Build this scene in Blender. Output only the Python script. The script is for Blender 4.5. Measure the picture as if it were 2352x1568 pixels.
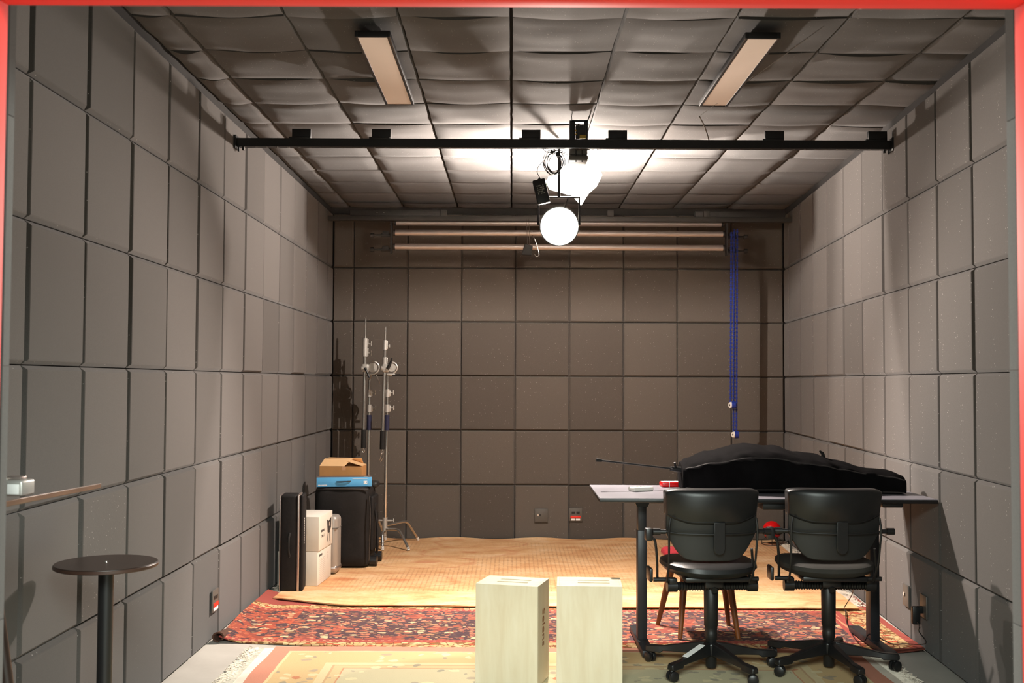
import bpy, bmesh, math, random
from mathutils import Vector, Matrix, noise
random.seed(7)
PI = math.pi
D = bpy.data
SC = bpy.context.scene
COL = SC.collection
for o in list(D.objects):
    D.objects.remove(o)

# ------------------------------------------------------------------ camera
F = 2479.0
CAMH = 1.45
PITCH = math.radians(2.125)
ROLL = math.radians(0.25)
cam_d = D.cameras.new('camera')
cam = D.objects.new('camera', cam_d)
COL.objects.link(cam)
cam_d.sensor_width = 36.0
cam_d.lens = 36.0 * F / 2352.0
cam.location = (0, 0, CAMH)
cam.rotation_euler = (Matrix.Rotation(PI/2 + PITCH, 4, 'X') @ Matrix.Rotation(ROLL, 4, 'Z')).to_euler()
CAMR = cam.rotation_euler.to_matrix()
cam_d.clip_start = 0.05
cam_d.dof.use_dof = True
cam_d.dof.focus_distance = 7.5
cam_d.dof.aperture_fstop = 7.0
SC.camera = cam

# ------------------------------------------------------------------ world and light
SC.view_settings.view_transform = 'Standard'
SC.view_settings.look = 'None'
SC.view_settings.exposure = 0.0
SC.view_settings.gamma = 1.0
w = D.worlds.new('world'); SC.world = w; w.use_nodes = True
w.node_tree.nodes['Background'].inputs[0].default_value = (0.86, 1.0, 0.90, 1)
w.node_tree.nodes['Background'].inputs[1].default_value = 0.9
WARM = (1.0, 0.87, 0.77)

def lamp(name, kind, loc, energy, color, **kw):
    l = D.lights.new(name, kind); l.energy = energy; l.color = color
    for k, v in kw.items(): setattr(l, k, v)
    o = D.objects.new(name, l); COL.objects.link(o); o.location = loc
    return o
UPPER = Vector((0.40, 7.52, 2.89))     # bare bulb of the head hanging behind the bar
FRONT = Vector((0.385, 7.345, 2.865))    # extra light added before the glowing flap, for the bracket shadows
LOWER = Vector((0.305, 7.00, 2.462))     # lens of the fresnel head
lamp('upper_bulb_light', 'POINT', UPPER, 300, WARM, shadow_soft_size=0.008)
lamp('front_bulb_light', 'POINT', FRONT, 170, WARM, shadow_soft_size=0.015)
lo = lamp('lower_lens_light', 'SPOT', LOWER + Vector((-0.01, -0.11, -0.02)), 520, WARM, shadow_soft_size=0.03,
          spot_size=math.radians(150), spot_blend=0.55)
lo.rotation_euler = (Vector((0.45, 4.6, 0.0)) - LOWER).to_track_quat('-Z', 'Y').to_euler()
hall = lamp('hall_ceiling_light', 'AREA', (0.0, -0.6, 2.85), 450, (0.90, 1.0, 0.93), shape='RECTANGLE', size=2.4, size_y=1.2)
hall.rotation_euler = (math.radians(40), 0, 0)

def P(px, py, z):
    """point at depth Y=z seen at a position of the photograph (used to measure things up)"""
    d = CAMR @ Vector(((px - 1176.0) / F, (784.0 - py) / F, -1.0))
    return Vector((0, 0, CAMH)) + d * (z / d.y)

# ------------------------------------------------------------------ materials
def lin(c):
    def f(x):
        x /= 255.0
        return x / 12.92 if x <= 0.04045 else ((x + 0.055) / 1.055) ** 2.4
    return (f(c[0]), f(c[1]), f(c[2]), 1.0)

class NT:
    def __init__(self, name):
        self.m = D.materials.new(name); self.m.use_nodes = True
        self.t = self.m.node_tree; self.b = self.t.nodes['Principled BSDF']
        self._co = None
    def n(self, kind, **kw):
        x = self.t.nodes.new(kind)
        for k, v in kw.items(): setattr(x, k, v)
        return x
    def l(self, a, b): self.t.links.new(a, b)
    def co(self):
        if not self._co: self._co = self.n('ShaderNodeTexCoord').outputs['Object']
        return self._co
    def val(self, x, sock):
        if hasattr(x, 'is_linked') or hasattr(x, 'links'): self.l(x, sock)
        else: sock.default_value = x
    def math(self, op, a, b=0.0, clamp=False):
        x = self.n('ShaderNodeMath', operation=op, use_clamp=clamp)
        self.val(a, x.inputs[0]); self.val(b, x.inputs[1]); return x.outputs[0]
    def noise(self, scale, detail=2.0, rough=0.5, vec=None, dist=0.0):
        x = self.n('ShaderNodeTexNoise'); x.inputs['Scale'].default_value = scale
        x.inputs['Detail'].default_value = detail; x.inputs['Roughness'].default_value = rough
        x.inputs['Distortion'].default_value = dist
        self.l(vec or self.co(), x.inputs['Vector']); return x
    def vor(self, scale, feature='F1', vec=None, rnd=1.0):
        x = self.n('ShaderNodeTexVoronoi', feature=feature); x.inputs['Scale'].default_value = scale
        x.inputs['Randomness'].default_value = rnd
        self.l(vec or self.co(), x.inputs['Vector']); return x
    def ramp(self, fac, stops, mode='LINEAR'):
        x = self.n('ShaderNodeValToRGB'); e = x.color_ramp; e.interpolation = mode
        while len(e.elements) < len(stops): e.elements.new(0.5)
        for i, (p, c) in enumerate(stops):
            e.elements[i].position = p; e.elements[i].color = c if len(c) == 4 else (*c, 1)
        self.l(fac, x.inputs[0]); return x.outputs[0]
    def mix(self, fac, a, b, blend='MIX'):
        x = self.n('ShaderNodeMix', data_type='RGBA', blend_type=blend)
        self.val(fac, x.inputs[0]); self.val(a, x.inputs[6]); self.val(b, x.inputs[7]); return x.outputs[2]
    def bump(self, h, strength=0.3, dist=0.002):
        x = self.n('ShaderNodeBump'); x.inputs['Strength'].default_value = strength
        x.inputs['Distance'].default_value = dist; self.l(h, x.inputs['Height'])
        self.l(x.outputs[0], self.b.inputs['Normal'])
    def sep(self, v=None):
        x = self.n('ShaderNodeSeparateXYZ'); self.l(v or self.co(), x.inputs[0]); return x.outputs
    def mapping(self, scale=(1, 1, 1), rot=(0, 0, 0)):
        x = self.n('ShaderNodeMapping'); x.inputs['Scale'].default_value = scale; x.inputs['Rotation'].default_value = rot
        self.l(self.co(), x.inputs[0]); return x.outputs[0]

def plain(name, c, rough=0.5, metal=0.0, var=0.08, bump=0.0, bscale=200, spec=0.5, coat=0.0):
    t = NT(name); c = lin(c)
    nz = t.noise(9.0, 3.0)
    lo_ = tuple(x * (1 - var) for x in c[:3]) + (1,); hi = tuple(min(1, x * (1 + var)) for x in c[:3]) + (1,)
    t.l(t.ramp(nz.outputs[0], [(0.3, lo_), (0.7, hi)]), t.b.inputs['Base Color'])
    t.b.inputs['Roughness'].default_value = rough; t.b.inputs['Metallic'].default_value = metal
    t.b.inputs['Specular IOR Level'].default_value = spec
    t.b.inputs['Coat Weight'].default_value = coat
    if bump: t.bump(t.noise(bscale, 3.0).outputs[0], bump, 0.002)
    return t.m

def foam_mat(name, c, spark=0.5):
    t = NT(name); c = lin(c)
    g = t.n('ShaderNodeNewGeometry').outputs['Random Per Island']
    k = t.math('MULTIPLY_ADD', g, 0.46); t.t.nodes[-1].inputs[2].default_value = 0.75
    fine = t.noise(260, 2.0, 0.7).outputs[0]
    k2 = t.math('MULTIPLY_ADD', fine, 0.5); t.t.nodes[-1].inputs[2].default_value = 0.75
    kk = t.math('MULTIPLY', k, k2)
    cc = t.n('ShaderNodeCombineColor')
    for i in range(3): t.l(t.math('MULTIPLY', kk, c[i]), cc.inputs[i])
    v = t.vor(75.0)
    r = t.sep(v.outputs['Color'])
    rare = t.math('GREATER_THAN', r[0], 0.86)
    near = t.math('LESS_THAN', v.outputs['Distance'], 0.16)
    mask = t.math('MULTIPLY', t.math('MULTIPLY', rare, near), spark)
    col = t.mix(mask, cc.outputs[0], lin((215, 212, 208)))
    t.l(col, t.b.inputs['Base Color'])
    t.b.inputs['Roughness'].default_value = 0.95
    t.b.inputs['Specular IOR Level'].default_value = 0.12
    t.b.inputs['Sheen Weight'].default_value = 0.15
    t.bump(t.noise(420, 2.0).outputs[0], 0.25, 0.002)
    return t.m

M = {}
M['foam'] = foam_mat('grey acoustic foam', (85, 82, 80))
M['foam_ceiling'] = foam_mat('grey ceiling foam', (82, 78, 76), 0.3)
M['foam_back'] = foam_mat('brownish acoustic foam', (94, 88, 82), 0.4)
M['backing'] = plain('dark foam backing', (38, 36, 35), 0.95)
M['red_frame'] = plain('red painted steel', (222, 44, 34), 0.65, var=0.03)
M['black'] = plain('black powder coat', (22, 22, 23), 0.45, var=0.15)
M['black_plastic'] = plain('black plastic', (24, 24, 25), 0.38, var=0.12, bump=0.08, bscale=500)
M['black_matte'] = plain('matte black paint', (20, 20, 20), 0.75)
M['leather'] = plain('black leatherette', (24, 25, 26), 0.36, var=0.1, bump=0.12, bscale=380)
M['chair_shell'] = plain('chair shell plastic', (34, 35, 35), 0.45, var=0.1, bump=0.05, bscale=300)
M['olive_fabric'] = plain('worn dark seat fabric', (44, 42, 38), 0.8, var=0.2, bump=0.3, bscale=500)
M['nylon'] = plain('black nylon', (24, 22, 22), 0.75, var=0.25, bump=0.6, bscale=45, spec=0.35)
M['bag_nylon'] = plain('black padded nylon', (17, 16, 17), 0.9, var=0.25, bump=0.6, bscale=26, spec=0.03)
M['piping'] = plain('bag piping', (50, 47, 46), 0.45)
M['chrome'] = plain('chromed steel', (214, 210, 204), 0.24, 0.92, var=0.05)
M['cast'] = plain('cast aluminium', (205, 203, 198), 0.42, 0.6, var=0.08)
M['tube_alu'] = plain('brushed aluminium tube', (214, 202, 196), 0.42, 0.6, var=0.03)
M['rail'] = plain('grey painted rail', (62, 60, 58), 0.6, 0.2)
M['rail_dark'] = plain('dark rail brackets', (40, 38, 37), 0.6)
M['blue_sleeve'] = plain('navy sleeve', (34, 36, 66), 0.7)
M['blue_chain'] = plain('blue plastic chain', (28, 48, 132), 0.4)
M['white_plastic'] = plain('white plastic', (232, 228, 220), 0.4, var=0.03)
M['white_paint'] = plain('white label', (242, 242, 240), 0.5, var=0.02)
M['card_white'] = plain('white printed carton', (232, 226, 214), 0.7, var=0.03)
M['print_grey'] = plain('dark grey print', (62, 58, 56), 0.7)
M['print_pale'] = plain('pale grey print', (205, 190, 176), 0.7)
M['print_red'] = plain('orange red print', (224, 90, 60), 0.7)
M['cardboard'] = plain('brown cardboard', (196, 142, 86), 0.85, var=0.08)
M['cardboard_edge'] = plain('pale cardboard inside', (226, 184, 134), 0.85, var=0.05)
M['tape'] = plain('packing tape', (214, 160, 116), 0.4, var=0.05)
M['box_blue'] = plain('sky blue carton', (86, 168, 222), 0.55, var=0.03)
M['box_top'] = plain('grey brown carton lid', (96, 84, 82), 0.6, var=0.12)
M['silver_case'] = plain('silver grey case', (176, 168, 160), 0.4, 0.35, var=0.05)
M['alu_trim'] = plain('aluminium trim', (186, 172, 166), 0.35, 0.8)
M['wood'] = plain('walnut wood', (122, 70, 30), 0.45, var=0.2)
M['dark_wood'] = plain('dark brown laminate', (46, 34, 29), 0.35, var=0.15)
M['dark_wood_edge'] = plain('brown edge band', (112, 84, 68), 0.4, var=0.2)
M['edge_dark'] = plain('dark brown edge band', (66, 46, 38), 0.4, var=0.15)
M['red_leather'] = plain('red leatherette', (128, 24, 36), 0.25, var=0.08)
M['red_plastic'] = plain('red plastic', (226, 18, 22), 0.25, var=0.03)
M['table_top'] = plain('light grey laminate', (118, 116, 124), 0.4, var=0.02)
M['table_metal'] = plain('dark table metal', (40, 40, 44), 0.4, 0.2)
M['outlet'] = plain('grey outlet plate', (88, 84, 79), 0.45, var=0.04)
M['outlet_red'] = plain('red sockets', (225, 46, 34), 0.4, var=0.03)
M['outlet_dark'] = plain('dark socket holes', (26, 22, 22), 0.5)
M['panel_diffuser'] = plain('frosted diffuser', (222, 206, 194), 0.5, var=0.01)
M['fringe'] = plain('cream cotton fringe', (226, 216, 200), 0.95, var=0.1)
M['rug_back'] = plain('rug underside', (74, 48, 36), 0.95, var=0.2)
M['sticker'] = plain('grey label print', (150, 150, 140), 0.6)
M['yellow_wire'] = plain('brass fittings', (190, 160, 70), 0.4, 0.6)

def emis(name, c, s):
    t = NT(name); t.b.inputs['Base Color'].default_value = lin(c)
    t.b.inputs['Emission Color'].default_value = lin(c); t.b.inputs['Emission Strength'].default_value = s
    return t.m
M['lens'] = emis('lit lamp lens', (255, 250, 240), 40.0)
M['lens_side'] = emis('lit lamp diffuser', (255, 246, 232), 14.0)  # lamp light on the barn door flap, as glow

def plywood():
    t = NT('pale birch plywood')
    v = t.mapping((6, 6, 0.8))
    nz = t.noise(3.0, 4.0, 0.6, v, 0.6).outputs[0]
    c = t.ramp(nz, [(0.25, lin((206, 190, 160))), (0.55, lin((215, 203, 176))), (0.8, lin((221, 211, 188)))])
    t.l(c, t.b.inputs['Base Color']); t.b.inputs['Roughness'].default_value = 0.5
    return t.m
M['plywood'] = plywood()

def concrete():
    t = NT('polished concrete')
    nz = t.noise(2.2, 6.0, 0.65).outputs[0]
    c = t.ramp(nz, [(0.3, lin((172, 168, 160))), (0.7, lin((192, 188, 180)))])
    t.l(c, t.b.inputs['Base Color']); t.b.inputs['Roughness'].default_value = 0.5
    return t.m
M['concrete'] = concrete()

def rug_tan():
    t = NT('tan wool rug')
    s = t.sep()
    base = t.ramp(t.noise(2.6, 7.0, 0.72, t.mapping((1, 1.8, 1))).outputs[0],
                  [(0.32, lin((208, 152, 104))), (0.5, lin((228, 184, 136))), (0.68, lin((240, 208, 166)))])
    fine = t.noise(70.0, 3.0, 0.7, t.mapping((1, 0.5, 1))).outputs[0]
    base = t.mix(t.math('MULTIPLY', fine, 0.35), base, lin((140, 84, 40)))
    # woven ribs: thin dark lines both ways, stronger in the open field
    rx = t.math('SINE', t.math('MULTIPLY', s[0], 2 * PI / 0.034)); ry = t.math('SINE', t.math('MULTIPLY', s[1], 2 * PI / 0.030))
    ribs = t.math('MAXIMUM', t.math('MULTIPLY', t.math('GREATER_THAN', rx, 0.5), 0.8), t.math('MULTIPLY', t.math('GREATER_THAN', ry, 0.72), 0.30))
    ribs = t.math('MULTIPLY', ribs, t.ramp(t.noise(24.0, 4.0, 0.8).outputs[0], [(0.38, (0.1, 0.1, 0.1)), (0.6, (1, 1, 1))]))
    fld = t.noise(0.9, 2.0).outputs[0]
    fm = t.ramp(fld, [(0.38, (0, 0, 0)), (0.55, (1, 1, 1))])
    ym = t.ramp(s[1], [(0.0, (1, 1, 1)), (1.0, (1, 1, 1))])
    yin = t.math('MULTIPLY', t.math('GREATER_THAN', s[1], 7.45), t.math('LESS_THAN', s[1], 9.7))
    k = t.math('MULTIPLY', t.math('MULTIPLY', t.math('MULTIPLY', ribs, fm), yin), 0.45)
    base = t.mix(k, base, lin((128, 70, 30)))
    # faint reddish medallions and trailing arcs
    mv = t.mapping((0.9, 1.3, 1))
    vv = t.vor(1.1, 'F1', mv)
    d2 = t.math('ADD', vv.outputs['Distance'], t.math('MULTIPLY', t.math('SUBTRACT', t.noise(6.0, 3.0).outputs[0], 0.5), 0.22))
    ring = t.ramp(d2, [(0.0, (1, 1, 1)), (0.09, (0.8, 0.8, 0.8)), (0.13, (0, 0, 0)), (0.36, (0, 0, 0)), (0.40, (0.55, 0.55, 0.55)), (0.44, (0, 0, 0))])
    base = t.mix(t.math('MULTIPLY', ring, 0.55), base, lin((186, 84, 44)))
    t.l(base, t.b.inputs['Base Color']); t.b.inputs['Roughness'].default_value = 0.95
    t.b.inputs['Specular IOR Level'].default_value = 0.15
    t.bump(t.noise(220, 2.0).outputs[0], 0.4, 0.004)
    return t.m
M['rug_tan'] = rug_tan()

RUG_RED_Y0, RUG_RED_Y1 = 5.87, 6.98
def rug_red():
    t = NT('red persian rug')
    s = t.sep()
    dist = t.noise(14.0, 2.0)
    off = t.n('ShaderNodeVectorMath', operation='SCALE'); t.l(dist.outputs['Color'], off.inputs[0]); off.inputs['Scale'].default_value = 0.035
    add = t.n('ShaderNodeVectorMath', operation='ADD'); t.l(t.co(), add.inputs[0]); t.l(off.outputs[0], add.inputs[1])
    vec = add.outputs[0]
    mp = t.n('ShaderNodeMapping'); mp.inputs['Scale'].default_value = (0.62, 1.0, 1.0); t.l(vec, mp.inputs[0])
    wob = t.math('MULTIPLY', t.math('SUBTRACT', t.noise(60.0, 2.0).outputs[0], 0.5), 0.30)
    def blobs(scale, stops, r1, rnd=0.9):
        v = t.vor(scale, 'F1', mp.outputs[0], rnd)
        rc = t.sep(v.outputs['Color'])[0]
        pal = t.ramp(rc, stops, 'CONSTANT')
        d = t.math('ADD', v.outputs['Distance'], wob)
        return pal, d
    RED, SAL, TAN, CRM, OLV, NVY = lin((156, 80, 62)), lin((178, 108, 86)), lin((168, 128, 96)), lin((214, 180, 140)), lin((122, 96, 70)), lin((46, 44, 56))
    p2, d2 = blobs(46.0, [(0.0, SAL), (0.3, OLV), (0.5, RED), (0.7, CRM), (0.85, OLV)], 0.4)
    field = t.mix(t.math('LESS_THAN', d2, 0.36), NVY, p2)
    p1, d1 = blobs(21.0, [(0.0, RED), (0.28, TAN), (0.42, SAL), (0.6, CRM), (0.74, RED), (0.9, OLV)], 0.4)
    field = t.mix(t.math('LESS_THAN', d1, 0.44), field, NVY)
    field = t.mix(t.math('LESS_THAN', d1, 0.37), field, p1)
    field = t.mix(t.math('LESS_THAN', d1, 0.13), field, OLV)
    big = t.noise(3.2, 2.0, 0.6).outputs[0]
    field = t.mix(t.math('MULTIPLY', t.math('GREATER_THAN', big, 0.62), 0.45), field, lin((172, 76, 54)))
    hot = t.math('MULTIPLY', t.math('LESS_THAN', s[0], -1.30), t.math('GREATER_THAN', t.noise(11.0, 2.0).outputs[0], 0.5))
    field = t.mix(t.math('MULTIPLY', hot, 0.4), field, lin((204, 84, 44)))
    # borders
    dw = t.math('MULTIPLY_ADD', s[1], 0.067); t.t.nodes[-1].inputs[2].default_value = 1.843
    dr = t.math('SUBTRACT', dw, s[0])
    df = t.math('SUBTRACT', s[1], RUG_RED_Y0)
    db = t.math('SUBTRACT', 7.02, s[1])
    d = t.math('MINIMUM', t.math('MINIMUM', t.math('MULTIPLY', dr, 0.62), df), db)
    vb = t.vor(42.0, 'F1', mp.outputs[0], 0.9)
    rb = t.sep(vb.outputs['Color'])[1]
    bpal = t.ramp(rb, [(0.0, lin((206, 172, 118))), (0.42, lin((120, 92, 52))), (0.6, lin((186, 84, 54))), (0.75, lin((214, 186, 138)))], 'CONSTANT')
    vbe = t.vor(42.0, 'DISTANCE_TO_EDGE', mp.outputs[0], 0.9)
    border = t.mix(t.math('LESS_THAN', vbe.outputs['Distance'], 0.06), bpal, lin((110, 58, 40)))
    along = t.math('SINE', t.math('MULTIPLY', s[0], 2 * PI / 0.036))
    dots = t.mix(t.math('MULTIPLY', t.math('GREATER_THAN', along, 0.2), 0.7), lin((152, 66, 62)), lin((214, 160, 120)))
    col = t.mix(t.math('LESS_THAN', d, 0.20), field, lin((152, 66, 62)))
    col = t.mix(t.math('MULTIPLY', t.math('GREATER_THAN', d, 0.168), t.math('LESS_THAN', d, 0.185)), col, dots)
    col = t.mix(t.math('LESS_THAN', d, 0.145), col, border)
    col = t.mix(t.math('LESS_THAN', d, 0.035), col, lin((150, 70, 64)))
    col = t.mix(t.math('LESS_THAN', df, 0.012), col, lin((92, 36, 30)))
    wear = t.noise(30.0, 3.0, 0.7).outputs[0]
    col = t.mix(t.math('MULTIPLY', wear, 0.32), col, lin((158, 110, 92)))
    t.l(col, t.b.inputs['Base Color']); t.b.inputs['Roughness'].default_value = 0.95
    t.b.inputs['Specular IOR Level'].default_value = 0.15
    t.bump(t.noise(240, 2.0).outputs[0], 0.4, 0.003)
    return t.m
M['rug_red'] = rug_red()

CX0, CX1, CY1 = -1.275, 1.845, 5.905
def rug_cream():
    t = NT('cream floral rug')
    s = t.sep()
    wob = t.math('MULTIPLY', t.math('SUBTRACT', t.noise(9.0, 2.0).outputs[0], 0.5), 0.012)
    d = t.math('MINIMUM', t.math('MINIMUM', t.math('SUBTRACT', s[0], CX0), t.math('SUBTRACT', CX1, s[0])), t.math('SUBTRACT', CY1, s[1]))
    d = t.math('ADD', d, wob)
    base = t.ramp(d, [(0.0, lin((198, 134, 114))), (0.095, lin((212, 196, 152))), (0.112, lin((204, 176, 130))), (0.33, lin((212, 196, 156))),
                      (0.375, lin((192, 160, 124))), (0.385, lin((204, 182, 140))), (0.43, lin((194, 140, 110))), (0.438, lin((194, 188, 156)))], 'CONSTANT')
    dn = t.noise(16.0, 3.0)
    off = t.n('ShaderNodeVectorMath', operation='SCALE'); t.l(dn.outputs['Color'], off.inputs[0]); off.inputs['Scale'].default_value = 0.06
    add = t.n('ShaderNodeVectorMath', operation='ADD'); t.l(t.co(), add.inputs[0]); t.l(off.outputs[0], add.inputs[1])
    v = t.vor(15.0, 'F1', add.outputs[0], 1.0)
    r = t.sep(v.outputs['Color'])
    cl = t.math('GREATER_THAN', t.noise(4.2, 1.0).outputs[0], 0.50)
    m = t.math('MULTIPLY', t.math('MULTIPLY', t.math('LESS_THAN', v.outputs['Distance'], 0.40), t.math('GREATER_THAN', r[1], 0.25)), cl)
    m = t.math('MULTIPLY', m, t.math('GREATER_THAN', d, 0.12))
    pal = t.ramp(r[0], [(0.0, lin((138, 138, 126))), (0.25, lin((224, 212, 172))), (0.6, lin((156, 148, 134))), (0.82, lin((186, 104, 78))), (0.88, lin((222, 208, 168)))], 'CONSTANT')
    col = t.mix(t.math('MULTIPLY', m, 0.75), base, pal)
    soft = t.noise(7.0, 4.0, 0.6).outputs[0]
    col = t.mix(t.math('MULTIPLY', soft, 0.2), col, lin((196, 160, 126)))
    t.l(col, t.b.inputs['Base Color']); t.b.inputs['Roughness'].default_value = 0.92
    t.b.inputs['Specular IOR Level'].default_value = 0.15
    t.bump(t.noise(200, 2.0).outputs[0], 0.4, 0.003)
    return t.m
M['rug_cream'] = rug_cream()

# ------------------------------------------------------------------ building helpers
class MB:
    def __init__(self): self.bm = bmesh.new()
    def box(self, c, s, bevel=0.0, rot=None, seg=2):
        bm = self.bm
        r = bmesh.ops.create_cube(bm, size=1.0)
        vs = r['verts']
        Mx = Matrix.Translation(Vector(c)) @ (rot.to_4x4() if rot else Matrix.Identity(4)) @ Matrix.Diagonal((s[0], s[1], s[2], 1))
        bmesh.ops.transform(bm, matrix=Mx, verts=vs)
        if bevel > 0:
            es = set()
            for v in vs:
                for e in v.link_edges: es.add(e)
            bmesh.ops.bevel(bm, geom=list(es), offset=min(bevel, min(s) * 0.49), segments=seg, affect='EDGES', profile=0.5)
        return self
    def tube(self, pts, r, seg=12, cap=True, closed=False):
        bm = self.bm
        pts = [Vector(p) for p in pts]; n = len(pts)
        rs = r if isinstance(r, (list, tuple)) else [r] * n
        tang = []
        for i in range(n):
            if closed: t = pts[(i + 1) % n] - pts[i - 1]
            else: t = pts[min(i + 1, n - 1)] - pts[max(i - 1, 0)]
            tang.append(t.normalized() if t.length > 1e-9 else Vector((0, 0, 1)))
        t0 = tang[0]
        up = Vector((0, 0, 1)) if abs(t0.z) < 0.9 else Vector((1, 0, 0))
        nrm = t0.cross(up).normalized()
        rings = []
        for i in range(n):
            t = tang[i]
            nrm = (nrm - t * nrm.dot(t))
            nrm = nrm.normalized() if nrm.length > 1e-6 else t.orthogonal().normalized()
            b = t.cross(nrm)
            rings.append([bm.verts.new(pts[i] + (nrm * math.cos(2 * PI * k / seg) + b * math.sin(2 * PI * k / seg)) * rs[i]) for k in range(seg)])
        m = n if closed else n - 1
        for i in range(m):
            a, c = rings[i], rings[(i + 1) % n]
            for k in range(seg):
                bm.faces.new((a[k], a[(k + 1) % seg], c[(k + 1) % seg], c[k]))
        if cap and not closed:
            bm.faces.new(list(reversed(rings[0]))); bm.faces.new(rings[-1])
        return self
    def cyl(self, a, b, r, r2=None, seg=24):
        a, b = Vector(a), Vector(b)
        return self.tube([a, b], [r, r if r2 is None else r2], seg)
    def lathe(self, prof, c=(0, 0, 0), seg=32, rot=None):
        bm = self.bm; c = Vector(c); rings = []
        for (r, z) in prof:
            ring = []
            for k in range(seg):
                p = Vector((r * math.cos(2 * PI * k / seg), r * math.sin(2 * PI * k / seg), z))
                if rot: p = rot @ p
                ring.append(bm.verts.new(p + c))
            rings.append(ring)
        for a, b in zip(rings, rings[1:]):
            for k in range(seg): bm.faces.new((a[k], a[(k + 1) % seg], b[(k + 1) % seg], b[k]))
        bm.faces.new(list(reversed(rings[0]))); bm.faces.new(rings[-1])
        return self
    def prism(self, poly, vec):
        bm = self.bm; vec = Vector(vec)
        a = [bm.verts.new(Vector(p)) for p in poly]; b = [bm.verts.new(Vector(p) + vec) for p in poly]
        n = len(a)
        bm.faces.new(a); bm.faces.new(list(reversed(b)))
        for i in range(n): bm.faces.new((a[i], b[i], b[(i + 1) % n], a[(i + 1) % n]))
        return self
    def loft(self, rings, cap=True):
        bm = self.bm
        R = [[bm.verts.new(Vector(p)) for p in r] for r in rings]
        n = len(R[0])
        for a, b in zip(R, R[1:]):
            for k in range(n): bm.faces.new((a[k], a[(k + 1) % n], b[(k + 1) % n], b[k]))
        if cap: bm.faces.new(list(reversed(R[0]))); bm.faces.new(R[-1])
        return self
    def shell(self, fn, nu, nv, thick):
        """closed plate: fn(s,v)->(front point, thickness direction)"""
        bm = self.bm; A = []; B = []
        for j in range(nv + 1):
            ra, rb = [], []
            for i in range(nu + 1):
                p, d = fn(i / nu * 2 - 1, j / nv)
                ra.append(bm.verts.new(p)); rb.append(bm.verts.new(p + d * thick))
            A.append(ra); B.append(rb)
        for j in range(nv):
            for i in range(nu):
                bm.faces.new((A[j][i], A[j][i + 1], A[j + 1][i + 1], A[j + 1][i]))
                bm.faces.new((B[j][i], B[j + 1][i], B[j + 1][i + 1], B[j][i + 1]))
        for i in range(nu):
            bm.faces.new((A[0][i], B[0][i], B[0][i + 1], A[0][i + 1])); bm.faces.new((A[nv][i], A[nv][i + 1], B[nv][i + 1], B[nv][i]))
        for j in range(nv):
            bm.faces.new((A[j][0], A[j + 1][0], B[j + 1][0], B[j][0])); bm.faces.new((A[j][nu], B[j][nu], B[j + 1][nu], A[j + 1][nu]))
        return self
    def build(self, name, mat, parent=None, smooth=True, bevel=0.0, sub=0, loc=None):
        bmesh.ops.recalc_face_normals(self.bm, faces=self.bm.faces)
        me = D.meshes.new(name); self.bm.to_mesh(me); self.bm.free()
        me.materials.append(M[mat] if isinstance(mat, str) else mat)
        o = D.objects.new(name, me); COL.objects.link(o)
        if parent: o.parent = parent
        if loc: o.location = loc
        if smooth:
            me.polygons.foreach_set('use_smooth', [True] * len(me.polygons))
            try: me.set_sharp_from_angle(angle=math.radians(38))
            except Exception: pass
        if bevel > 0:
            md = o.modifiers.new('bevel', 'BEVEL'); md.width = bevel; md.segments = 2; md.limit_method = 'ANGLE'; md.angle_limit = math.radians(40)
        if sub:
            md = o.modifiers.new('sub', 'SUBSURF'); md.levels = sub; md.render_levels = sub
        return o

def thing(name, label, cat, loc=(0, 0, 0), rotz=0.0, group=None):
    o = D.objects.new(name, None); COL.objects.link(o)
    o.location = loc; o.rotation_euler = (0, 0, rotz)
    o.empty_display_size = 0.05
    o['label'] = label; o['category'] = cat
    if group: o['group'] = group
    return o
def tag(o, label, cat, group=None):
    o['label'] = label; o['category'] = cat
    if group: o['group'] = group
    return o
def struct(o):
    o['kind'] = 'structure'; return o
def copy_tree(o, parent=None):
    c = o.copy(); COL.objects.link(c); c.parent = parent
    for ch in list(o.children): copy_tree(ch, c)
    return c
def local(t, p):
    """world point -> coordinates of thing t (rotation about z only)"""
    p = Vector(p) - t.location
    a = -t.rotation_euler[2]
    return Vector((p.x * math.cos(a) - p.y * math.sin(a), p.x * math.sin(a) + p.y * math.cos(a), p.z))

def text(name, body, size, mat, mx, parent, extrude=0.0004, sx=1.0, bold=0.0):
    cu = D.curves.new('tmp_text', 'FONT'); cu.body = body; cu.size = size; cu.extrude = extrude; cu.offset = bold
    cu.align_x = 'CENTER'; cu.align_y = 'CENTER'; cu.resolution_u = 3
    to = D.objects.new('tmp_text', cu); COL.objects.link(to)
    bpy.context.view_layer.update()
    dg = bpy.context.evaluated_depsgraph_get()
    me = D.meshes.new_from_object(to.evaluated_get(dg))
    D.objects.remove(to); D.curves.remove(cu)
    me.transform(mx @ Matrix.Diagonal((sx, 1, 1, 1)))
    me.materials.clear(); me.materials.append(M[mat])
    o = D.objects.new(name, me); COL.objects.link(o); o.parent = parent
    return o
def frame_mx(origin, xdir, ydir):
    x = Vector(xdir).normalized(); y = Vector(ydir).normalized(); z = x.cross(y)
    m = Matrix((x, y, z)).transposed().to_4x4(); m.translation = Vector(origin); return m

def arc(p0, p1, p2, n=8):
    """quadratic bend"""
    p0, p1, p2 = Vector(p0), Vector(p1), Vector(p2)
    return [(1 - t) ** 2 * p0 + 2 * t * (1 - t) * p1 + t * t * p2 for t in [i / n for i in range(n + 1)]]

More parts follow.
